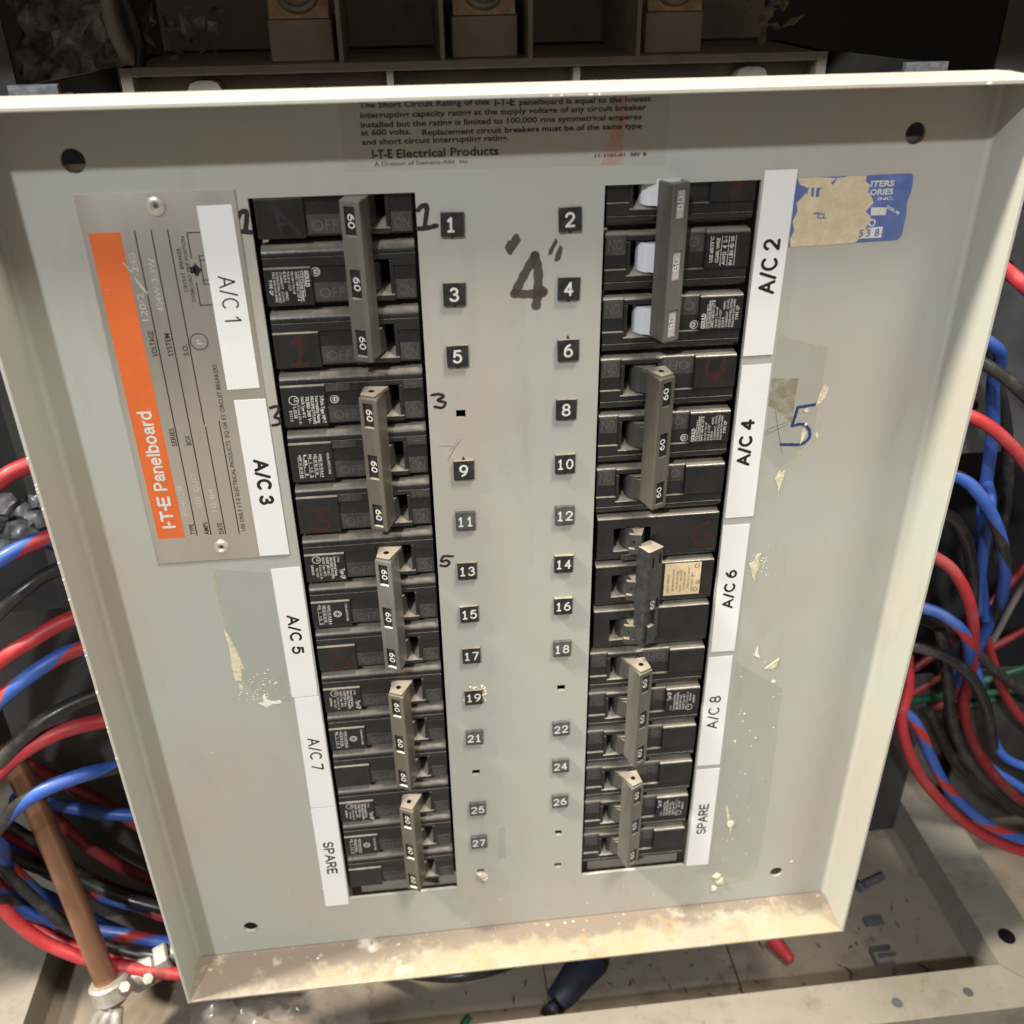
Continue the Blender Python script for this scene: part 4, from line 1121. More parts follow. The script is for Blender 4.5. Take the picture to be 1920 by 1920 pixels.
def pole(root, dv, kind, face, white=False):
    b = MB()
    simple = kind == 'X'
    if not simple:
        ltop = 8.0 if kind == 'M' else 4.6
        b.prism(section(-.8, ltop), 'x', -28.4, -11.0)
        b.prism(section(-2.7), 'x', -10.98, 3.0)
        # toggle frame with its pocket
        up_ = [(12.55, -46), (12.55, -7)] + arc(8.75, -5.2, 3.8, 0, 88, 8) + [(8.75, -1.45), (8.65, -2.3), (8.35, -2.3), (8.25, -1.5), (6.4, -1.7), (6.2, -1.9), (4.6, -8.5), (4.6, -46)]
        dn = [(-5.6, -46), (-5.6, -8.5), (-7.5, -2.0), (-7.7, -1.7)] + arc(-8.6, -3.3, 1.6, 90, 180, 5) + [(-10.25, -12.2), (-12.55, -12.4), (-12.55, -46)]
        b.prism(up_, 'x', 3.02, 19.98)
        b.prism(dn, 'x', 3.02, 19.98)
        b.prism([(-6.88, -46), (-6.88, -1.9), (5.58, -1.9), (5.58, -46)], 'x', 18.6, 19.98)
        b.prism([(-6.88, -46), (-6.88, -2.2), (5.58, -2.2), (5.58, -46)], 'x', 3.02, 4.4)
        b.box(4.42, 18.58, -6.5, 5.4, -46, -14, 1)
        b.prism(section(-2.6, 3.6), 'x', 20.0, 28.5)
        body = b.build('pole_body', ['black', 'hole'], root)
    else:
        s = [(12.4, -46), (12.4, -6.6)] + arc(9.6, -4.6, 2.8, 0, 90, 5) + [(9.0, -1.7), (8.8, -2.2), (8.6, -1.4), (-9.2, -1.4)] + arc(-9.4, -2.6, 1.2, 90, 180, 3) + [(-10.6, -11), (-12.4, -11.4), (-12.4, -46)]
        up_ = [(12.4, -46), (12.4, -6.6)] + arc(9.6, -4.6, 2.8, 0, 90, 5) + [(9.0, -1.7), (8.8, -2.2), (8.6, -1.4), (7.0, -1.4), (6.8, -1.8), (6.8, -46)]
        dn = [(-5.2, -46), (-5.2, -1.8), (-5.4, -1.4), (-9.2, -1.4)] + arc(-9.4, -2.6, 1.2, 90, 180, 3) + [(-10.6, -11), (-12.4, -11.4), (-12.4, -46)]
        b.prism(s, 'x', -28.4, 3.0); b.prism(up_, 'x', 3.02, 19.98); b.prism(dn, 'x', 3.02, 19.98)
        b.prism(s, 'x', 20.0, 27.5)
        b.box(3.04, 19.96, -5.18, 6.78, -46, -14, 1)
        body = b.build('pole_body', ['black', 'hole'], root)
    body.location = P(0, dv, 0)
    # textured fields with moulded ON and OFF
    if not simple:
        b = MB()
        b.box(-10.6, 2.6, -9.0, -1.9, -2.75, -2.55)
        b.box(20.5, 28.1, -9.0, -1.9, -2.65, -2.45)
        if kind == 'M':
            b.box(-10.6, -1.0, 5.0, 8.0, -2.2, -1.45); b.box(20.5, 28.1, 4.6, 8.0, -2.2, -1.45)
        else:
            pass
        b.text('OFF', (-8.6, -7.8, -2.5), 4.2, (1, 0, 0), width=9.6, m=1)
        b.text('ON', (21.6, -7.8, -2.4), 4.2, (1, 0, 0), width=5.6, m=1)
        if kind == 'M':
            b.disc((-5.2, 6.5), 1.3, -1.42, 1, 20, 1.05); b.box(23.0, 26.0, 6.2, 6.5, -1.46, -1.40, 1)
        b.build('embossed_panel', ['matte', 'print_dim'], body)
    elif dv < 0:
        MB().box(4.0, 16, 9.0, 12.0, -1.6, -1.2).build('embossed_panel', 'matte', body)
    # rating label
    lab = MB()
    D_ = (0, -1, 0)
    def lines(items):
        for s, u, v0, v1, cap, bo in items: lab.text(s, (u, v0, -.64), cap, D_, width=abs(v1 - v0), m=1, bold=bo)
    base_lab = True
    if simple:
        if face == 'cream':
            lab.box(-22.5, -5.2, -9.6, 8.2, -1.39, -1.25)
            for i, (s, u) in enumerate((('CIRCUIT BREAKER', -7.6), ('INTERRUPTING RATING', -10.0), ('MAX RMS SYM AMPS', -11.9), ('10,000 - 240 V AC', -13.6), ('COMMON TRIP', -15.4), ('WIRE AL-CU 60/75C', -17.2), ('ISSUE  HACR  TYPE', -19.0))):
                lab.text(s, (u, 6.6 - (i % 3) * .8, -1.22), 1.0, D_, width=10.5 + (i % 2) * 2, m=1)
            lab.disc((-20.4, 5.6), 1.2, -1.22, 1, 16, .9); lab.disc((-20.4, -7.6), 1.2, -1.22, 1, 16, .9)
            lab.flat([(-22.4, 2.6), (-20.6, 2.9), (-20.2, .8), (-22.4, -.2)], -1.21, 2); lab.flat([(-20, -2), (-18.6, -1.4), (-18.3, -3)], -1.2, 2)
            lab.build('rating_label', ['cream', 'ink', 'tan_glue'], body)
        elif face:
            lab.stroke(face[0], 1.5, -1.3, 0)
            lab.build('marker_number', 'marker_red', body, fix=False)
        base_lab = False
    if base_lab:
        top = 7.4 if kind == 'M' else 4.0
        lab.box(-27.8, -11.5, -8.8, top if face in ('spec', 'wire') else 4.0, -.79, -.68, 0)
        if face == 'spec':
            if kind == 'G':
                lines([('GOULD', -13.4, 3.6, -2.6, 1.7, .03), ('I-T-E Circuit Breaker', -15.2, 3.4, -8.2, 1.15, .01), ('AWG 14/8 NC LIST B', -16.9, 3.4, -8.0, 1.0, .01), ('OR AW 1 TH1 HP', -18.4, 3.4, -5.2, .95, 0),
                       ('ISSUE U-1337', -19.8, 3.4, -4.0, .95, 0), ('E303     40C', -21.2, 3.4, -7.6, .95, 0), ('CURRENT  CU/AL', -22.6, 3.4, -8.3, .95, 0), ('INTERRUPTING RATING', -24.0, 3.4, -8.4, .95, 0), ('MAX RMS SYM AMPS', -25.3, 3.4, -8.0, .95, 0), ('TYPE QP', -26.9, .6, -5.4, 1.2, .01)])
                lab.box(-15.65, -15.5, -8.4, 3.6, -.67, -.64, 1); lab.box(-14.0, -13.85, -6.4, 3.6, -.67, -.64, 1)
            elif kind == 'M':
                lines([('3 Pole Type MP-T', -13.2, 3.6, -8.4, 1.5, .02), ('Interrupting Rating', -15.1, 3.6, -8.2, 1.35, .012), ('MAX.RMS.SYM.AMPS', -17.0, 3.6, -8.6, 1.35, .012), ('10,000 240 V~', -18.9, 3.4, -8.2, 1.45, .015), ('HACR Type 40°C', -20.8, 3.6, -5.6, 1.25, .01), ('® Listed Ckt. Br.', -22.5, .2, -8.6, 1.1, 0), ('L-5538', -24.2, -.6, -5.6, 1.3, .01), ('E9215', -25.9, -2.2, -7.0, 1.1, 0)])
                lab.disc((-23.6, 2.2), 2.0, -.64, 1, 24, 1.75); lab.text('UL', (-23.6, 3.1, -.63), 1.6, D_, width=1.9, m=1)
            else:
                lines([('Type QP', -13.3, -3.2, -9.0 + .4, 1.9, .02), ('2 Pole', -14.1, 3.4, .4, 1.0, 0), ('Interrupting Rating', -15.8, 3.4, -6.8, 1.2, .008), ('MAX.RMS.SYM.AMPS.', -17.5, 3.2, -8.3, 1.25, .012), ('10,000 240 V.A.C.', -19.1, 3.4, -6.6, 1.25, .012), ('HACR Type. 40°C', -20.8, 3.4, -6.6, 1.2, .008), ('® Listed Ckt. Br.', -22.4, -.4, -8.2, 1.05, 0), ('NE-7657', -24.0, -2.0, -7.0, 1.05, 0), ('SIEMENS', -25.9, -.4, -5.6, 1.05, .01)])
                lab.disc((-23.2, 2.2), 1.9, -.64, 1, 24, 1.65); lab.text('UL', (-23.2, 3.0, -.63), 1.5, D_, width=1.8, m=1)
        elif face == 'wire':
            lines([('CU/AL 60/75°C WIRE', -13.2, 3.4, -6.4, 1.0, .01)])
            if kind != 'M':
                lab.disc((-17.0, -2.2), 1.8, -.64, 1, 24, 1.45); lab.disc((-17.0, -2.2), 1.05, -.64, 1, 20, .75)
            u0 = -21.0 if kind != 'M' else -16.4
            for i, s in enumerate(('AWG 14-10 8-6 4', 'LBS 20 25 35 50', 'IN  1  1.5  2', 'LB. 1', 'AMP 15 20 30 60')[:3 if kind != 'M' else 5]):
                lines([(s, u0 - i * 2.1, 3.2, -7.6 + (i % 2) * 1.2, 1.15, .012)])
                lab.box(u0 - i * 2.1 - .42, u0 - i * 2.1 - .28, -7.8, 2.2, -.67, -.64, 1)
        elif face == 'table':
            lines([('USE 60/75°C', -14.0, 2.0, -8.0, 1.4, .012), ('CU/AL WIRE', -16.4, 2.2, -7.4, 1.4, .012), ('AWG  4  2-1', -19.2, 3.2, -7.8, 1.4, .012), ('IN LBS 40 50', -22.0, 3.4, -7.8, 1.4, .012)])
            for u in (-17.2, -20.0, -22.8): lab.box(u - .09, u + .09, -8.2, 3.6, -.67, -.64, 1)
            for v in (-.8, -4.2): lab.box(-22.8, -17.2, v - .08, v + .08, -.67, -.64, 1)
        o = lab.build('rating_label', ['label_black', 'print'], body)
        if isinstance(face, tuple):
            mk = MB()
            for s in face[0]: mk.stroke(s, 1.5, -.60)
            mk.build('marker_number', face[1], body, fix=False)
        if kind == 'M' and face == 'spec' or kind == 'G' and face == 'spec':
            c = MB(); cu = -7.6 if kind == 'M' else -9.4; cv = 1.0 if kind == 'M' else 2.4
            c.disc((cu, cv), 1.75, -2.62, 0, 24, 1.45); c.disc((cu + .2, cv), 1.0, -2.62, 0, 20, .7); c.box(cu - .2, cu + .2, cv - .9, cv + .9, -2.64, -2.61)
            c.build('approval_mark', 'print', body)
    # toggle: barrel in the pocket and the lever under the tie
    tb = MB()
    z = 'x'
    if simple:
        tb.prism([(10 + 6.0 * math.cos(R_(a)), -7.4 + 6.4 * math.sin(R_(a))) for a in range(0, 361, 20)][:-1], 'y', -4.9, 6.4)
        tb.prism([(5.6, -3), (12, -3), (11, 3.8), (8.4, 4.2)], 'y', -4.6, 6.0)
        tb.prism([(8.6, 2.6), (13.6, 1.2), (13.6, 3.0), (8.6, 4.4)], 'y', 3.2, 6.0)
        tb.prism([(8.6, 2.6), (13.6, 1.2), (13.6, 3.0), (8.6, 4.4)], 'y', -4.4, -1.4)
    else:
        q = 0 if kind in 'GMS' and not white else 0
        tb.prism([(9.6 + 5.7 * math.cos(R_(a)), -7.4 + 6.6 * math.sin(R_(a))) for a in range(0, 361, 18)][:-1], 'y', -6.1, 5.1)
        du = TIE_DU if root.rotation_euler.y else 0
        lever = [(4.6 + du, 1.5), (3.4 + du * .7, -4), (15.0, -4), (12.6 + du * .9, .5), (10.0 + du, 6.5), (6.0 + du, 5)]
        tb.prism(lever, 'y', -5.0, 4.8)
    t = tb.build('toggle', 'white_toggle' if white else 'barrel', root)
    t.location = P(0, dv, 0)

TIE_DU = -3.2
def tie(root, mt, nums, du=0., pale=False, top_lever=True):
    """cap bar over the three levers with a window at each"""
    FL, FR, BR, BL = Vector((2.5 + du, 6.6)), Vector((9.7 + du, 10.2)), Vector((12.9 + du, .6)), Vector((4.4 + du, -1.0))
    y0, y1 = -30.4, 30.4
    e = (FR - FL).normalized(); n = Vector((-e.y, e.x)); W_ = (FR - FL).length
    def fp(s, v, h=0.): q = FL + e * s + n * h; return (q.x, v, q.y)
    s0, s1 = 1.7, 6.1
    wins = [(17.6, 28.4), (-5.6, 5.6), (-28.4, -17.6)]
    ys = sorted([y0 + .5, y1 - .5] + [q for w_ in wins for q in w_])
    b = MB()
    ss = [.35, s0, s1, W_ - .35]
    for i in range(len(ys) - 1):
        for j in range(3):
            if j == 1 and (ys[i], ys[i + 1]) in wins: continue
            b.quad(fp(ss[j], ys[i], .15), fp(ss[j + 1], ys[i], .15), fp(ss[j + 1], ys[i + 1], .15), fp(ss[j], ys[i + 1], .15))
    for a, c in wins:
        dpt = -.75
        b.quad(fp(s0, a, .15), fp(s1, a, .15), fp(s1, a + .5, dpt), fp(s0, a + .5, dpt))
        b.quad(fp(s0, c, .15), fp(s1, c, .15), fp(s1, c, dpt), fp(s0, c, dpt))
        b.quad(fp(s0, a, .15), fp(s0, c, .15), fp(s0, c, dpt), fp(s0, a, dpt))
        b.quad(fp(s1, a, .15), fp(s1, c, .15), fp(s1, c, dpt), fp(s1, a, dpt))
    # rounded corners and sides of the cap
    prof = [fp(.35, 0, .15), fp(.08, 0, 0), fp(0, 0, -.35)]
    prof = [(p[0], p[2]) for p in prof] + [(BL.x, BL.y), (BR.x, BR.y)]
    rr = [fp(W_, 0, -.35), fp(W_ - .08, 0, 0), fp(W_ - .35, 0, .15)]
    prof += [(p[0], p[2]) for p in rr]
    k = len(prof)
    for i in range(k - 1):
        (x1, z1), (x2, z2) = prof[i], prof[i + 1]
        b.quad((x1, y0 + .5, z1), (x2, y0 + .5, z2), (x2, y1 - .5, z2), (x1, y1 - .5, z1))
    cx = sum(p[0] for p in prof) / k; cz = sum(p[1] for p in prof) / k
    for ya, yb in ((y1 - .5, y1), (y0 + .5, y0)):
        ring = [(cx + (x - cx) * .93, cz + (z - cz) * .93) for x, z in prof]
        for i in range(k):
            j = (i + 1) % k
            b.quad((prof[i][0], ya, prof[i][1]), (prof[j][0], ya, prof[j][1]), (ring[j][0], yb, ring[j][1]), (ring[i][0], yb, ring[i][1]))
        b.add([(x, yb, z) for x, z in ring], [tuple(range(k))])
    bar = b.build('handle_tie', mt, root, angle=40, fix=False)
    for (a, c), s in zip(wins, nums):
        w_ = MB()
        w_.quad(fp(s0 + .02, a + .35, -.6), fp(s1 - .02, a + .35, -.6), fp(s1 - .02, c - .05, -.6), fp(s0 + .02, c - .05, -.6), 0)
        if s:
            E3 = Vector((e.x, 0, e.y))
            o = Vector(fp(s0 + .9, (a + c) / 2 + 2.6, -.54))
            if pale: w_.mono(s, o - Vector((0, 0, 0)), 2.9, (0, -1, 0), E3, width=5.4, w=.95, m=2); o = o + Vector((-e.y, 0, e.x)) * .05
            w_.mono(s, o, 2.8, (0, -1, 0), E3, width=5.2, w=.5, m=1)
        w_.build('rating_window', ['handle_pale' if pale else 'black', 'print', 'dark_sheet'], bar, fix=False)
    if top_lever:
        flip = bool(root.rotation_euler.y)
        ye, sg = (y1, 1) if not flip else (y0, -1)
        h = MB()
        lp = [(FL.x + .9, FL.y - .2), (FR.x - .7, FR.y - 1.2), (BR.x + 1.6, BR.y - 1.6), (BL.x + .3, BL.y - 1.2)]
        h.prism(lp, 'y', ye - sg * .3, ye + sg * 1.1)
        c = sum((Vector(p) for p in lp), Vector((0, 0))) / 4 + Vector((-.2, .3))
        h.add([(c.x + 1.25 * math.cos(a * math.pi / 10), ye + sg * 1.13, c.y + 1.25 * math.sin(a * math.pi / 10)) for a in range(20)], [tuple(range(20))], 1)
        h.build('lever_end', ['handle', 'hole'], bar)

def breaker(name_lab, col, idx, kind, faces, tiem, nums, group, white=False, pale=False):
    flip = col == 'R'
    c1 = (9.1 if flip else 7.2) - PITCH * 3 * idx
    y = c1 - PITCH
    root = thing('circuit_breaker', name_lab, 'circuit breaker', ((65.1 if flip else -65.1), y, 0), group, flip)
    for k in range(3):
        dv = (PITCH, 0, -PITCH)[k] * (-1 if flip else 1)
        pole(root, dv, kind, faces[k], white)
    if kind != 'X': tie(root, tiem, nums if not flip else nums[::-1], TIE_DU if flip else 0., pale, top_lever=not (idx == 0))
    return root
BG = 'three pole circuit breakers in the two columns'
M['handle_pale'] = mat('pale_window_plastic', (.40, .385, .36), .45, 0, .1, 200)
def mk(strokes, m): return (strokes, m)
A_ = mk([[(-22.0, 3.0), (-20.5, -2.0), (-19.6, -8.4)], [(-22.0, 3.0), (-17.4, -3.0), (-13.2, -8.2)], [(-20.6, -4.6), (-15.6, -4.0)]], 'marker')
one = mk([[(-22.0, .4), (-18.4, 3.2), (-18.2, -2), (-19.6, -8.0)], [(-22.2, -8.2), (-16.0, -7.8)]], 'marker_red')
three = mk([[(-23.2, 2.8), (-18.4, 3.0), (-16.6, .4), (-20.4, -2.2), (-16.0, -4.2), (-17.2, -7.6), (-22.8, -7.2)]], 'marker_red')
five = mk([[(-16.2, 3.4), (-22.4, 2.8), (-23.0, -1.8), (-17.2, -2.0), (-14.4, -5.2), (-17.0, -8.2), (-21.6, -7.6)]], 'marker_red')
def turn(st): return [[(-39.3 - x, -4.8 - y) for x, y in s] for s in st]
four_r = mk(turn([[(-23.2, 3.4), (-23.4, -2.6), (-19.0, -3.2), (-16.0, -1.6)], [(-16.2, 3.6), (-17.8, -2.4), (-20.4, -8.4)]]), 'marker_red')
red_r = mk(turn([[(-21, 3), (-18, -2), (-20, -6)], [(-16, 3), (-17, -5)]]), 'marker_red')
six = [[(-39.3 - 4 - x, -1.2 - y) for x, y in [(-19.6, 4.6), (-24.6, 2.2), (-26.2, -3.4), (-23.4, -7.4), (-18.0, -6.8), (-16.6, -3.0), (-22.2, -1.2)]]]
breaker('black three pole breaker beside the A/C 1 label, grey tie bar reading 60', 'L', 0, 'G', [A_, 'spec', one], 'tie', ['60'] * 3, BG)
breaker('black three pole breaker beside the A/C 3 label, bronze tie bar reading 60', 'L', 1, 'M', ['spec', 'wire', three], 'tie_brown', ['60'] * 3, BG)
breaker('black three pole breaker beside the A/C 5 label, scuffed silvery tie bar reading 60', 'L', 2, 'S', ['spec', 'wire', five], 'tie_metal', ['60'] * 3, BG)
breaker('black three pole breaker beside the A/C 7 label, grey brown tie bar reading 60', 'L', 3, 'S', ['spec', 'wire', ''], 'tie_brown', ['60'] * 3, BG)
breaker('black three pole breaker beside the left SPARE label', 'L', 4, 'S', ['spec', 'wire', ''], 'tie_brown', ['60'] * 3, BG)
breaker('black three pole breaker with white toggles beside the A/C 2 label, tie reading 80', 'R', 0, 'G', [red_r, 'table', 'spec'], 'tie', ['80'] * 3, BG, white=True, pale=True)
breaker('black three pole breaker beside the A/C 4 label, grey tie bar reading 60', 'R', 1, 'G', [four_r, 'spec', ''], 'tie_brown', ['60'] * 3, BG)
r6 = breaker('black three pole breaker with a cream sticker beside the A/C 6 label', 'R', 2, 'X', [six, 'cream', ''], None, [], BG)
breaker('black three pole breaker beside the A/C 8 label, grey tie bar reading 60', 'R', 3, 'S', ['', 'spec', ''], 'tie', ['60'] * 3, BG)
breaker('black three pole breaker beside the right SPARE label', 'R', 4, 'S', ['', 'spec', ''], 'tie', ['60'] * 3, BG)
# the black tie bar of the A/C 6 breaker (its frame is upside down: -v is up)
b = MB()
pr = [(-1.6, 5.4), (-1.2, 6.0), (5.6, 10.0), (6.3, 9.8), (10.0, 3.6), (9.8, 3.0), (3.4, -.4), (2.6, -.2)]
b.prism(pr, 'y', -24.0, 9.5)
b.prism([(-.4, 4.6), (6.0, 8.6), (9.6, 3.2), (3.2, -.2)], 'y', 9.5, 30.4)
b.prism([(-1.6, 5.4), (-1.2, 6.0), (.6, 7.1), (4.2, 0), (2.6, -.2)], 'y', 9.5, 26.0)
bar = b.build('handle_tie', 'tie_black', r6, angle=30)
e = Vector((6.8, 4.0)).normalized(); n = Vector((-e.y, e.x)); FL = Vector((-1.2, 6.0))
def fq(s, v, h=.06): q = FL + e * s + n * h; return (q.x, v, q.y)
w_ = MB()
for s0, s1, v0, v1 in ((1.0, 1.9, -21.5, -16), (5.0, 5.9, -20.4, -15), (.8, 1.8, 3.2, 8.2), (.9, 1.7, 21, 25)):
    w_.quad(fq(s0, v0), fq(s1, v0), fq(s1, v1), fq(s0, v1))
w_.build('slots', 'hole', bar, fix=False)
w_ = MB().mono('60', Vector(fq(3.0, 8.6, .08)), 2.7, (0, -1, 0), Vector((e.x, 0, e.y)), width=4.8, w=.4, m=0)
w_.build('raised_number', 'print', bar, fix=False)
w_ = MB()
w_.prism([(FL + e * 1.2 + n * .1)[:], (FL + e * 5.6 + n * .1)[:], (FL + e * 5.6 + n * -1.8)[:], (FL + e * 1.2 + n * -1.8)[:]], 'y', 18.5, 28.5)
w_.build('latch_tab', 'tie_black', bar)

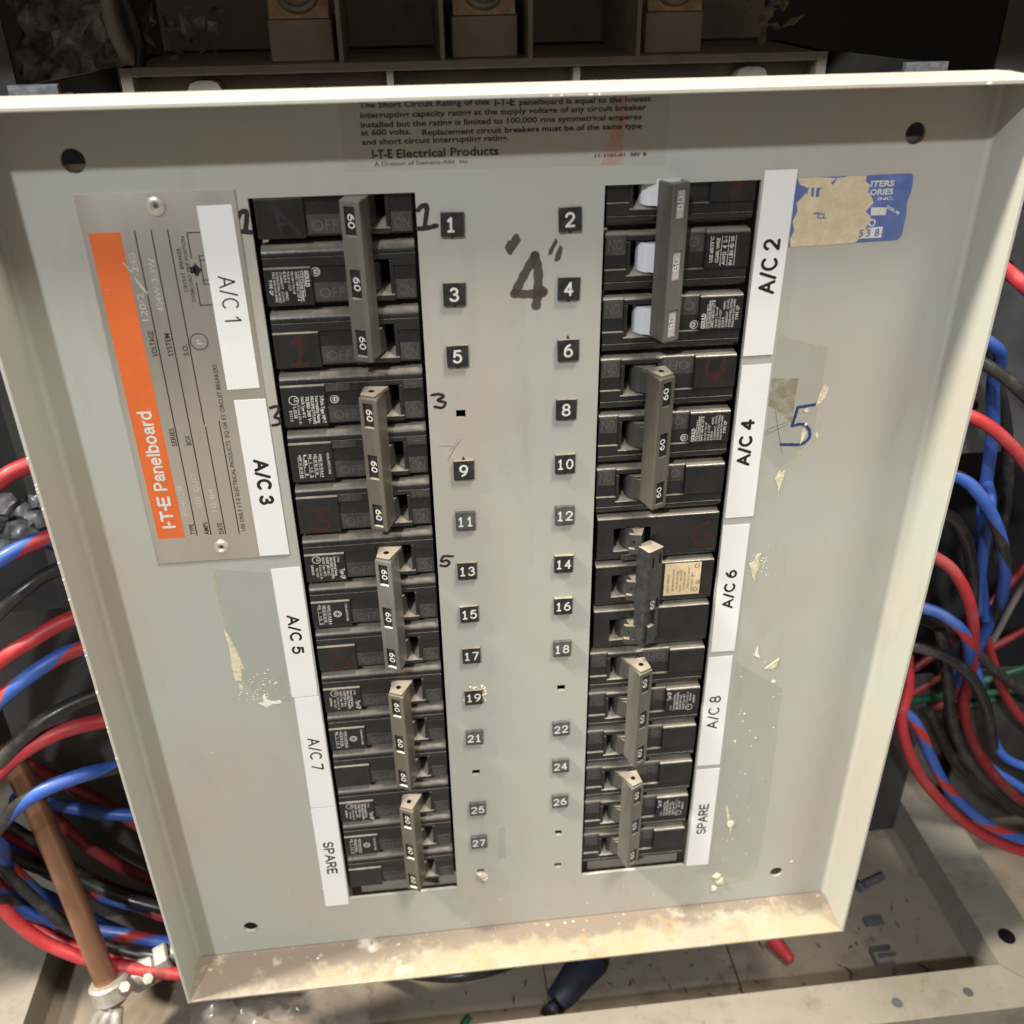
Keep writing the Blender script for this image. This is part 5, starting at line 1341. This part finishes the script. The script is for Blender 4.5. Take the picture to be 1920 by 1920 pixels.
# ------------------------------------------------------------------ cables and pipe
CABLES = {
'red1':(3.85,[(-176.8,-98.7,-45.0),(-209.9,-103.7,-32.0),(-223.5,-109.3,-28.0),(-247.3,-126.3,-28.0),(-273.9,-167.0,-30.0),(-295.9,-225.6,-34.0),(-310.9,-307.5,-36.0),(-300.2,-371.8,-34.0),(-284.4,-406.6,-30.0),(-260.6,-426.2,-26.0),(-232.8,-432.5,-20.0),(-199.8,-435.6,-14.0),(-164.8,-442.9,-12.0)]),
'bluered1':(3.85,[(-176.3,-141.9,-45.0),(-209.8,-140.4,-32.0),(-230.9,-146.2,-24.0),(-252.6,-160.4,-22.0),(-278.3,-194.5,-26.0),(-303.1,-254.8,-36.0),(-313.6,-320.0,-48.0),(-301.2,-370.0,-56.0),(-281.5,-405.8,-52.0),(-259.6,-426.2,-46.0),(-232.7,-427.4,-38.0),(-209.8,-429.5,-32.0),(-175.6,-436.0,-30.0)]),
'black1':(3.46,[(-179.9,-156.8,-48.0),(-210.8,-159.1,-34.0),(-224.3,-163.3,-26.0),(-237.2,-172.5,-22.0),(-257.3,-193.5,-22.0),(-279.0,-236.0,-28.0),(-298.5,-297.3,-40.0),(-296.6,-356.6,-44.0),(-280.4,-390.7,-40.0),(-260.4,-416.0,-34.0),(-230.9,-429.5,-28.0),(-201.9,-430.6,-22.0),(-171.0,-435.5,-20.0)]),
'red2':(3.85,[(-177.3,-183.7,-46.0),(-211.1,-186.6,-32.0),(-228.4,-191.6,-24.0),(-243.8,-199.6,-20.0),(-267.7,-221.8,-22.0),(-290.8,-269.1,-34.0),(-305.8,-338.3,-60.0),(-294.3,-388.2,-78.0),(-276.0,-424.0,-86.0),(-253.4,-443.9,-86.0),(-231.0,-454.4,-84.0),(-199.4,-472.9,-84.0)]),
'bluered2':(3.85,[(-176.2,-205.1,-46.0),(-210.2,-204.4,-32.0),(-227.5,-207.8,-24.0),(-249.0,-221.4,-18.0),(-267.4,-240.6,-20.0),(-291.2,-286.3,-36.0),(-304.8,-353.8,-62.0),(-290.3,-402.4,-74.0),(-266.9,-426.9,-74.0),(-239.0,-440.5,-70.0),(-216.9,-451.9,-66.0),(-188.9,-467.1,-66.0)]),
'black2':(3.85,[(-173.1,-231.2,-46.0),(-209.9,-233.9,-32.0),(-229.9,-238.0,-24.0),(-246.1,-247.4,-19.0),(-260.0,-262.8,-18.0),(-281.4,-292.8,-26.0),(-299.7,-349.8,-50.0),(-290.9,-389.0,-66.0),(-266.6,-406.1,-66.0),(-242.1,-418.1,-60.0),(-213.4,-427.0,-54.0),(-183.1,-441.5,-54.0)]),
'red3':(4.0,[(-171.8,-254.8,-46.0),(-208.9,-251.1,-32.0),(-227.8,-249.7,-25.0),(-245.9,-255.5,-20.0),(-261.2,-267.0,-18.0),(-282.5,-292.3,-22.0),(-301.6,-335.5,-34.0),(-305.3,-377.9,-44.0),(-295.1,-408.0,-44.0),(-273.4,-427.2,-38.0),(-241.3,-432.6,-30.0),(-206.9,-439.1,-24.0),(-176.0,-445.2,-22.0)]),
'blueblack':(3.85,[(-168.7,-285.6,-46.0),(-209.0,-283.6,-32.0),(-225.8,-278.4,-22.0),(-246.1,-281.9,-16.0),(-263.1,-294.0,-14.0),(-280.8,-317.7,-16.0),(-295.0,-357.3,-26.0),(-293.2,-393.5,-40.0),(-275.5,-416.0,-44.0),(-245.8,-438.5,-44.0),(-216.2,-456.1,-40.0),(-185.5,-469.4,-40.0)]),
'darkred4':(3.85,[(-296.6,-327.6,-95.0),(-275.0,-344.0,-92.0),(-248.4,-369.1,-90.0),(-222.1,-401.4,-90.0),(-187.3,-433.9,-92.0)]),
'darkred5':(3.85,[(-292.2,-343.2,-88.0),(-279.5,-370.0,-86.0),(-264.1,-400.8,-86.0),(-240.2,-429.3,-86.0),(-210.7,-454.7,-86.0)]),
'blue4':(3.85,[(-299.3,-351.5,-84.0),(-272.2,-357.5,-82.0),(-245.2,-365.8,-80.0),(-220.9,-371.3,-80.0),(-185.4,-387.6,-84.0)]),
'blue5':(3.46,[(-286.1,-324.7,-30.0),(-285.2,-340.1,-36.0),(-294.0,-366.2,-48.0),(-300.2,-396.1,-60.0),(-288.5,-417.6,-66.0),(-262.7,-447.2,-66.0),(-221.5,-480.8,-62.0)]),
'black6':(3.08,[(-301.8,-334.5,-60.0),(-288.6,-358.3,-64.0),(-275.5,-387.8,-68.0),(-254.1,-417.8,-70.0),(-216.2,-444.1,-70.0)]),
'red_r1':(3.3,[(200.3,-20.0,-45.0),(225.5,-37.8,-34.0),(234.4,-45.4,-28.0),(264.7,-70.6,-28.0),(299.8,-118.9,-34.0)]),
'blue_r1':(3.3,[(213.1,-65.3,-50.0),(234.5,-76.9,-46.0),(244.0,-86.2,-50.0),(247.6,-102.3,-56.0),(256.3,-128.2,-60.0),(262.0,-161.0,-62.0),(265.6,-188.0,-62.0),(272.2,-222.6,-60.0),(283.7,-253.7,-60.0)]),
'black_r1':(2.97,[(207.1,-73.8,-45.0),(228.5,-83.5,-34.0),(245.5,-96.0,-28.0),(274.8,-123.1,-28.0)]),
'red_r2':(3.3,[(202.7,-103.5,-45.0),(228.3,-110.1,-34.0),(244.0,-121.1,-28.0),(257.9,-136.1,-24.0),(282.1,-166.9,-24.0),(310.5,-219.9,-30.0)]),
'blue_r2':(3.3,[(200.9,-135.4,-45.0),(227.4,-142.6,-36.0),(238.3,-151.4,-30.0),(249.9,-168.3,-28.0),(261.6,-191.6,-30.0),(273.4,-220.0,-40.0),(287.1,-254.0,-60.0),(288.9,-294.0,-70.0)]),
'blue_r3':(2.97,[(263.4,-162.2,-64.0),(256.7,-166.4,-46.0),(261.4,-190.7,-50.0),(268.7,-221.9,-54.0),(274.4,-246.1,-56.0)]),
'black_r2':(3.3,[(202.3,-159.8,-50.0),(230.7,-168.6,-42.0),(241.2,-179.6,-40.0),(253.8,-203.4,-44.0),(265.4,-231.2,-52.0),(275.7,-268.5,-60.0)]),
'red_r3':(3.3,[(198.7,-181.5,-46.0),(227.8,-191.9,-36.0),(239.6,-203.2,-30.0),(249.8,-223.5,-28.0),(260.7,-252.8,-34.0),(276.3,-292.8,-50.0),(292.0,-337.6,-70.0)]),
'bluered_r1':(3.3,[(196.9,-220.8,-46.0),(228.8,-224.5,-36.0),(241.1,-229.5,-30.0),(250.6,-239.8,-28.0),(259.8,-258.4,-34.0),(270.6,-284.1,-50.0),(286.0,-319.2,-70.0)]),
'black_r3':(3.3,[(198.3,-246.5,-46.0),(231.8,-253.0,-38.0),(248.3,-259.1,-34.0),(263.6,-272.8,-30.0),(277.3,-296.2,-30.0),(297.2,-337.2,-40.0)]),
'red_r4':(3.3,[(230.5,-263.0,-46.0),(230.7,-281.9,-38.0),(227.0,-298.4,-32.0),(232.2,-318.1,-28.0),(248.9,-347.5,-26.0),(275.5,-377.1,-22.0),(302.3,-396.7,-18.0),(327.2,-406.2,-14.0),(365.5,-411.9,-10.0)]),
'bluered_r2':(3.3,[(201.0,-288.9,-50.0),(229.9,-298.8,-38.0),(239.3,-308.0,-32.0),(248.9,-327.1,-30.0),(263.4,-352.4,-26.0),(283.9,-373.8,-20.0),(301.9,-385.8,-16.0),(322.2,-392.6,-12.0),(362.3,-401.7,-10.0)]),
'black_r4':(3.3,[(256.0,-258.8,-60.0),(263.2,-289.0,-52.0),(269.5,-317.9,-46.0),(283.2,-346.6,-40.0),(300.7,-367.7,-34.0),(325.4,-385.8,-26.0),(368.3,-399.4,-20.0)]),
'red_r5':(3.3,[(289.5,-285.2,-80.0),(283.6,-307.9,-62.0),(286.9,-331.4,-54.0),(298.1,-353.9,-48.0),(314.4,-373.3,-40.0),(334.5,-388.5,-34.0),(375.7,-401.8,-30.0)]),
'blue_r6':(2.97,[(308.7,-316.4,-90.0),(321.7,-353.4,-84.0),(333.3,-380.5,-76.0),(353.5,-391.7,-70.0),(390.2,-396.1,-60.0)]),
'dr_a':(2.64,[(265.5,-329.0,-100.0),(293.9,-317.5,-110.0),(327.1,-292.9,-120.0),(359.0,-248.6,-125.0)]),
'dr_b':(2.64,[(272.9,-361.5,-110.0),(302.6,-345.3,-115.0),(343.3,-331.8,-125.0),(380.4,-314.0,-130.0)]),
'dr_c':(2.64,[(286.4,-386.5,-120.0),(317.0,-376.8,-122.0),(354.9,-371.3,-128.0),(392.5,-357.4,-130.0)]),
'green_a':(2.4,[(270.1,-345.8,-95.0),(295.5,-348.2,-100.0),(330.8,-342.3,-105.0),(373.8,-334.6,-110.0)]),
'green_b':(2.4,[(291.8,-354.5,-105.0),(336.1,-357.1,-108.0),(380.5,-358.8,-110.0)]),
'green_c':(2.2,[(313.3,-370.8,-110.0),(352.3,-366.1,-112.0),(390.3,-370.5,-114.0)]),
'gray_line':(2.2,[(352.1,-261.2,-120.0),(343.5,-288.7,-118.0),(332.2,-325.2,-115.0),(317.2,-349.0,-112.0)]),
'black_r5':(3.3,[(211.4,-58.0,-60.0),(244.9,-84.8,-70.0),(272.5,-125.9,-80.0),(291.2,-175.3,-85.0),(302.4,-233.6,-90.0)]),
'black_r6':(3.3,[(245.8,-260.8,-80.0),(284.3,-284.4,-85.0),(324.8,-322.5,-90.0),(372.7,-364.1,-95.0)]),
'black_r7':(3.3,[(281.9,-347.8,-88.0),(311.0,-396.3,-80.0),(345.9,-420.8,-70.0),(391.2,-438.1,-66.0)]),
'dr_d':(3.3,[(295.8,-239.5,-100.0),(316.9,-301.7,-98.0),(346.4,-358.5,-92.0),(386.5,-391.5,-86.0)]),
'blue_r7':(2.97,[(277.5,-284.8,-92.0),(299.9,-334.4,-86.0),(319.3,-381.7,-74.0),(349.7,-404.9,-64.0)]),
'black7':(3.46,[(-304.9,-358.0,-50.0),(-292.9,-409.2,-56.0),(-259.7,-434.2,-52.0),(-212.8,-449.3,-46.0),(-185.6,-464.5,-46.0)]),
'bluered3':(3.46,[(-305.5,-373.6,-48.0),(-284.7,-410.9,-48.0),(-250.2,-429.1,-44.0),(-211.8,-448.1,-42.0),(-183.5,-456.4,-40.0)]),
'pipe':(7.5,[(-273.3,-280.9,-52.0),(-264.5,-322.2,-44.0),(-254.5,-382.0,-30.0),(-240.7,-446.5,-8.0)]),
'cable_bottom':(3.85,[(-111.5,-468.6,-40.0),(-75.8,-444.0,-8.0),(-44.0,-444.1,0.0),(-17.9,-448.2,-4.0),(12.9,-489.7,-40.0)]),
}
info = {
 'red1': ('red_w', 'red cable leaving the cover highest on the left'), 'red2': ('red_w', 'second red cable from the top left of the cover'), 'red3': ('red_w', 'third red cable on the left, above the blue and black taped one'),
 'bluered1': ('blue_red', 'upper blue cable with red spiral on the left of the cover'), 'bluered2': ('blue_red', 'lower blue cable with red spiral on the left of the cover'), 'blueblack': ('blue_black', 'blue taped black cable crossing the copper pipe on the left'),
 'black1': ('black_w', 'upper black cable on the left between a blue and a red one'), 'black2': ('black_w', 'lower black cable on the left above the third red one'),
 'darkred4': ('red_dark', 'dark red cable deep behind the copper pipe, upper one'), 'darkred5': ('red_dark', 'dark red cable deep behind the copper pipe, lower one'),
 'blue4': ('blue_w', 'plain blue cable deep behind the copper pipe'), 'blue5': ('blue_w', 'blue cable curling at the far left edge'), 'black6': ('black_w', 'black cable deep behind the copper pipe'),
 'red_r1': ('red_w', 'red cable leaving the cover highest on the right'), 'blue_r1': ('blue_w', 'blue cable hanging straight down on the right'), 'black_r1': ('black_w', 'black cable between the two upper red ones on the right'),
 'red_r2': ('red_w', 'second red cable from the top right of the cover'), 'blue_r2': ('blue_black', 'blue cable arching down on the right below the second red one'), 'blue_r3': ('blue_w', 'blue cable hanging beside the blue arch on the right'),
 'black_r2': ('black_w', 'black cable arching inside the blue arch on the right'), 'red_r3': ('red_w', 'red cable arching tightly down at mid height on the right'), 'bluered_r1': ('blue_red', 'blue cable with red spiral under the tight red arch on the right'),
 'black_r3': ('black_w', 'black cable below the blue and red taped arch on the right'), 'red_r4': ('red_w', 'long red cable sweeping low to the right edge'), 'bluered_r2': ('blue_red', 'long blue cable with red spiral sweeping low to the right edge'),
 'black_r4': ('black_w', 'black cable sweeping low to the right edge'), 'red_r5': ('red_dark', 'deep red cable sweeping to the right behind the black one'), 'blue_r6': ('blue_w', 'dim blue cable deep at the lower right'),
 'dr_a': ('red_dark', 'dark red cable slanting up at the right, highest of three'), 'dr_b': ('red_dark', 'dark red cable slanting up at the right, middle of three'), 'dr_c': ('red_dark', 'dark red cable slanting up at the right, lowest of three'),
 'green_a': ('green_w', 'thin green wire slanting up in the dark at the right'), 'green_b': ('green_w', 'thin green wire running level in the dark at the right'), 'green_c': ('green_w', 'lowest thin green wire in the dark at the right'),
 'black_r5': ('black_w', 'black cable hanging deep behind the upper blue one on the right'), 'black_r6': ('black_w', 'black cable slanting down deep behind the tight red arch on the right'), 'black_r7': ('black_w', 'black cable deep behind the long blue and red taped sweep on the right'),
 'dr_d': ('red_dark', 'dark red cable hanging deep at the far right'), 'blue_r7': ('blue_w', 'dim blue cable hanging deep behind the low black sweep on the right'),
 'black7': ('black_w', 'black cable in the low bundle left of the copper pipe foot'), 'bluered3': ('blue_red', 'blue cable with red spiral in the low bundle behind the copper pipe'),
 'gray_line': ('grey_w', 'thin grey wire slanting across the dark right side'), 'cable_bottom': ('black_w', 'black cable peeping out under the bottom rim'),
}
for k, (r, pts) in CABLES.items():
    if k == 'pipe': continue
    mt, lab = info[k]
    x_, y_, z_ = pts[0]      # carry the cable on behind the cover to its breaker
    if 100 < abs(x_) < 200 and -65 < z_ < -30: pts = [(math.copysign(116, x_), y_ + 3, -42)] + [(x_, y_, max(z_, -43))] + list(pts[1:])
    thin = r <= 2.99 and ('green' in k or 'gray' in k)
    nm = 'thin_wire' if thin else 'power_cable'
    o = MB().tube(pts, r, n=18, seg=9).build(nm, mt, base=pts[0], angle=80)
    tag(o, lab, 'wire' if thin else 'cable', 'power cables around the cover')
p0 = CABLES['pipe'][1]
o = MB().tube([p0[0], p0[1], p0[2], p0[3]], 6.6, n=28, seg=8).build('copper_pipe', 'pipe', base=p0[3], angle=80)
tag(o, 'dull copper pipe standing among the cables at the lower left', 'pipe')
ex, ey, ez = p0[3]

# ------------------------------------------------------------------ things lying on the cabinet floor
FY = -488.9
def lay(x, z, pts3, faces, name, mt, label, cat): pass
cl = thing('pipe_clamp', 'pale cast clamp gripping the foot of the copper pipe', 'clamp', (ex, FY, ez))
def clpart(b, name, mt):
    o = b.build(name, mt, cl); o.location = P(-ex, -FY, -ez); return o
def cyl(b, c, axis, r, h, n=20, m=0, r2=None):
    axis = Vector(axis).normalized(); u = axis.orthogonal().normalized(); w = axis.cross(u); c = Vector(c); r2 = r2 or r
    ch = min(r, h) * .12
    rings = [(r - ch, 0), (r, ch), (r2, h - ch), (r2 - ch, h)]
    vs = [c + (u * math.cos(2 * math.pi * i / n) + w * math.sin(2 * math.pi * i / n)) * q + axis * t for q, t in rings for i in range(n)]
    fs = [(a * n + i, a * n + (i + 1) % n, (a + 1) * n + (i + 1) % n, (a + 1) * n + i) for a in range(3) for i in range(n)]
    b.add(vs, fs + [tuple(range(n))[::-1], tuple(range(3 * n, 4 * n))], m)
b = MB()
pd = (Vector(p0[3]) - Vector(p0[2])).normalized()
c0 = Vector(p0[3])
cyl(b, c0 - pd * 16 + Vector((1, 0, 0)), pd, 11.5, 12)
cyl(b, c0 + Vector((8, 4, -12)), (1, .35, -.25), 9.5, 18)
cyl(b, c0 + Vector((25, 10, -16)), (1, .35, -.25), 11, 9, 6)
cyl(b, c0 + Vector((34, 13, -18)), (1, .35, -.25), 7.5, 8)
clpart(b, 'coupling_body', 'zinc')
b = MB()
for k, (dx, dz) in enumerate(((-16, 8), (-8, 14), (4, 16))):
    b.tube([(ex + 2 + dx * .2, ey + 2, ez + dz * .3), (ex + dx * .7, ey - 8, ez + dz * .8), (ex + dx * 1.5, FY + 3, ez + dz * 1.3), (ex + dx * 2.2, FY + 2, ez + dz * 1.9)], 3.6, n=12, seg=5)
clpart(b, 'strap_legs', 'zinc')
b = MB()
for k in range(2): cyl(b, c0 + Vector((10 + 14 * k, 12 + 5 * k, 0)), (.1, .9, .5), 3.4, 9, 6)
clpart(b, 'clamp_bolts', 'zinc')

rnd = random.Random(21)
vs = []; nx, nz = 22, 12
for j in range(nz + 1):
    for i in range(nx + 1):
        u_, v_ = i / nx, j / nz
        edge = min(u_, 1 - u_, v_, 1 - v_) * 5
        hgt = min(1, edge) * (11 + 7 * math.sin(u_ * 9 + v_ * 4) + rnd.uniform(-4, 5))
        vs.append((-206 + 112 * u_ + rnd.uniform(-2, 2), FY + 1 + max(0, hgt), -30 + 46 * v_ + rnd.uniform(-2, 2)))
fs = [(j * (nx + 1) + i, j * (nx + 1) + i + 1, (j + 1) * (nx + 1) + i + 1, (j + 1) * (nx + 1) + i) for j in range(nz) for i in range(nx)]
tag(MB().add(vs, fs).build('plastic_bag', 'bag', base=(-150, FY, -8), angle=60), 'crumpled clear plastic bag on the floor under the bottom rim', 'bag')
b = MB()
b.tube([(22, FY + 8, 0), (29, FY + 10, -5), (38, FY + 11, -14), (48, FY + 10, -24)], 8, n=16, seg=6, r_end=12)
cyl(b, (20.5, FY + 7, 2), (-.5, 0, .6), 4, 6, 12)
tag(b.build('rubber_boot', 'navy', base=(35, FY, -10), angle=60), 'dark navy rubber boot lying below the middle of the bottom rim', 'rubber boot')
b = MB(); cyl(b, (172, FY + 5, -28), (.35, -.05, .8), 5.2, 18, 14, 0, 3.4)
tag(b.build('wire_nut', 'red_w', base=(176, FY, -20)), 'small red wire connector poking out under the bottom rim', 'wire connector')
b = MB().box(240, 253, FY, FY + 2.4, -39, -33)
tag(b.build('steel_plate', 'grey_sheet', base=(247, FY, -36)), 'small dark rectangular plate on the floor right of the cover', 'plate')
b = MB(); cyl(b, (252, FY + 3, -64), (1, 0, -.35), 2.8, 17, 12); cyl(b, (249, FY + 3.6, -63), (-1, 0, .35), 3.8, 3, 12)
tag(b.build('cable_clip', 'grey_sheet', base=(258, FY, -66)), 'grey round clip on the floor close to the right rim', 'clip')
b = MB()
b.box(234, 248, FY, FY + 4, -15, -14); b.box(234, 235, FY, FY + 3.4, -14, -4); b.box(235, 247, FY, FY + 1.4, -5.4, -4.2); b.box(238, 250, FY + 2, FY + 2.9, -10.5, -8.6)
tag(b.build('bent_bracket', 'grey_sheet', base=(240, FY, -10)), 'bent metal bracket on the floor below the small dark plate', 'bracket')
b = MB().tube([(-38, FY + 2, 10), (-36, FY + 3, 5), (-33, FY + 2, 0)], 2.2, n=10, seg=4)
tag(b.build('wire_scrap', 'green_w', base=(-36, FY, 5)), 'green scrap of wire at the bottom edge of the floor', 'wire scrap')
b = MB()
for k in range(90):
    x = rnd.uniform(60, 295) if k % 3 else rnd.uniform(-40, 140); z = rnd.uniform(-55, 18); a = rnd.uniform(0, 3.1); L_ = rnd.uniform(.8, 4.5); w = rnd.uniform(.3, 1.0)
    c, s_ = math.cos(a), math.sin(a)
    b.add([(x - c * L_, FY + .1, z - s_ * L_), (x + s_ * w, FY + .4, z - c * w), (x + c * L_, FY + .2, z + s_ * L_), (x - s_ * w, FY + .4, z + c * w), (x, FY + .5 + w * .6, z)], [(0, 1, 4), (1, 2, 4), (2, 3, 4), (3, 0, 4)])
o = b.build('floor_debris', 'dark_sheet', base=(150, FY, -20), angle=10)
tag(o, 'dark crumbs and shavings scattered on the cabinet floor', 'debris', kind='stuff')
b = MB()
for pts in ([(262, FY + .5, -2), (268, FY + 1.4, 4), (276, FY + .6, 6), (284, FY + 1.0, 10), (292, FY + .6, 12)], [(270, FY + .5, 8), (280, FY + 1.5, 12), (288, FY + .6, 9)], [(214, FY + .5, -6), (216, FY + 1.2, -1), (214, FY + .6, 3)]):
    b.tube(pts, .5, n=6, seg=5)
tag(b.build('wire_shavings', 'dark_sheet', base=(270, FY, 5)), 'thin dark wire shavings near the front corner of the floor', 'shavings')
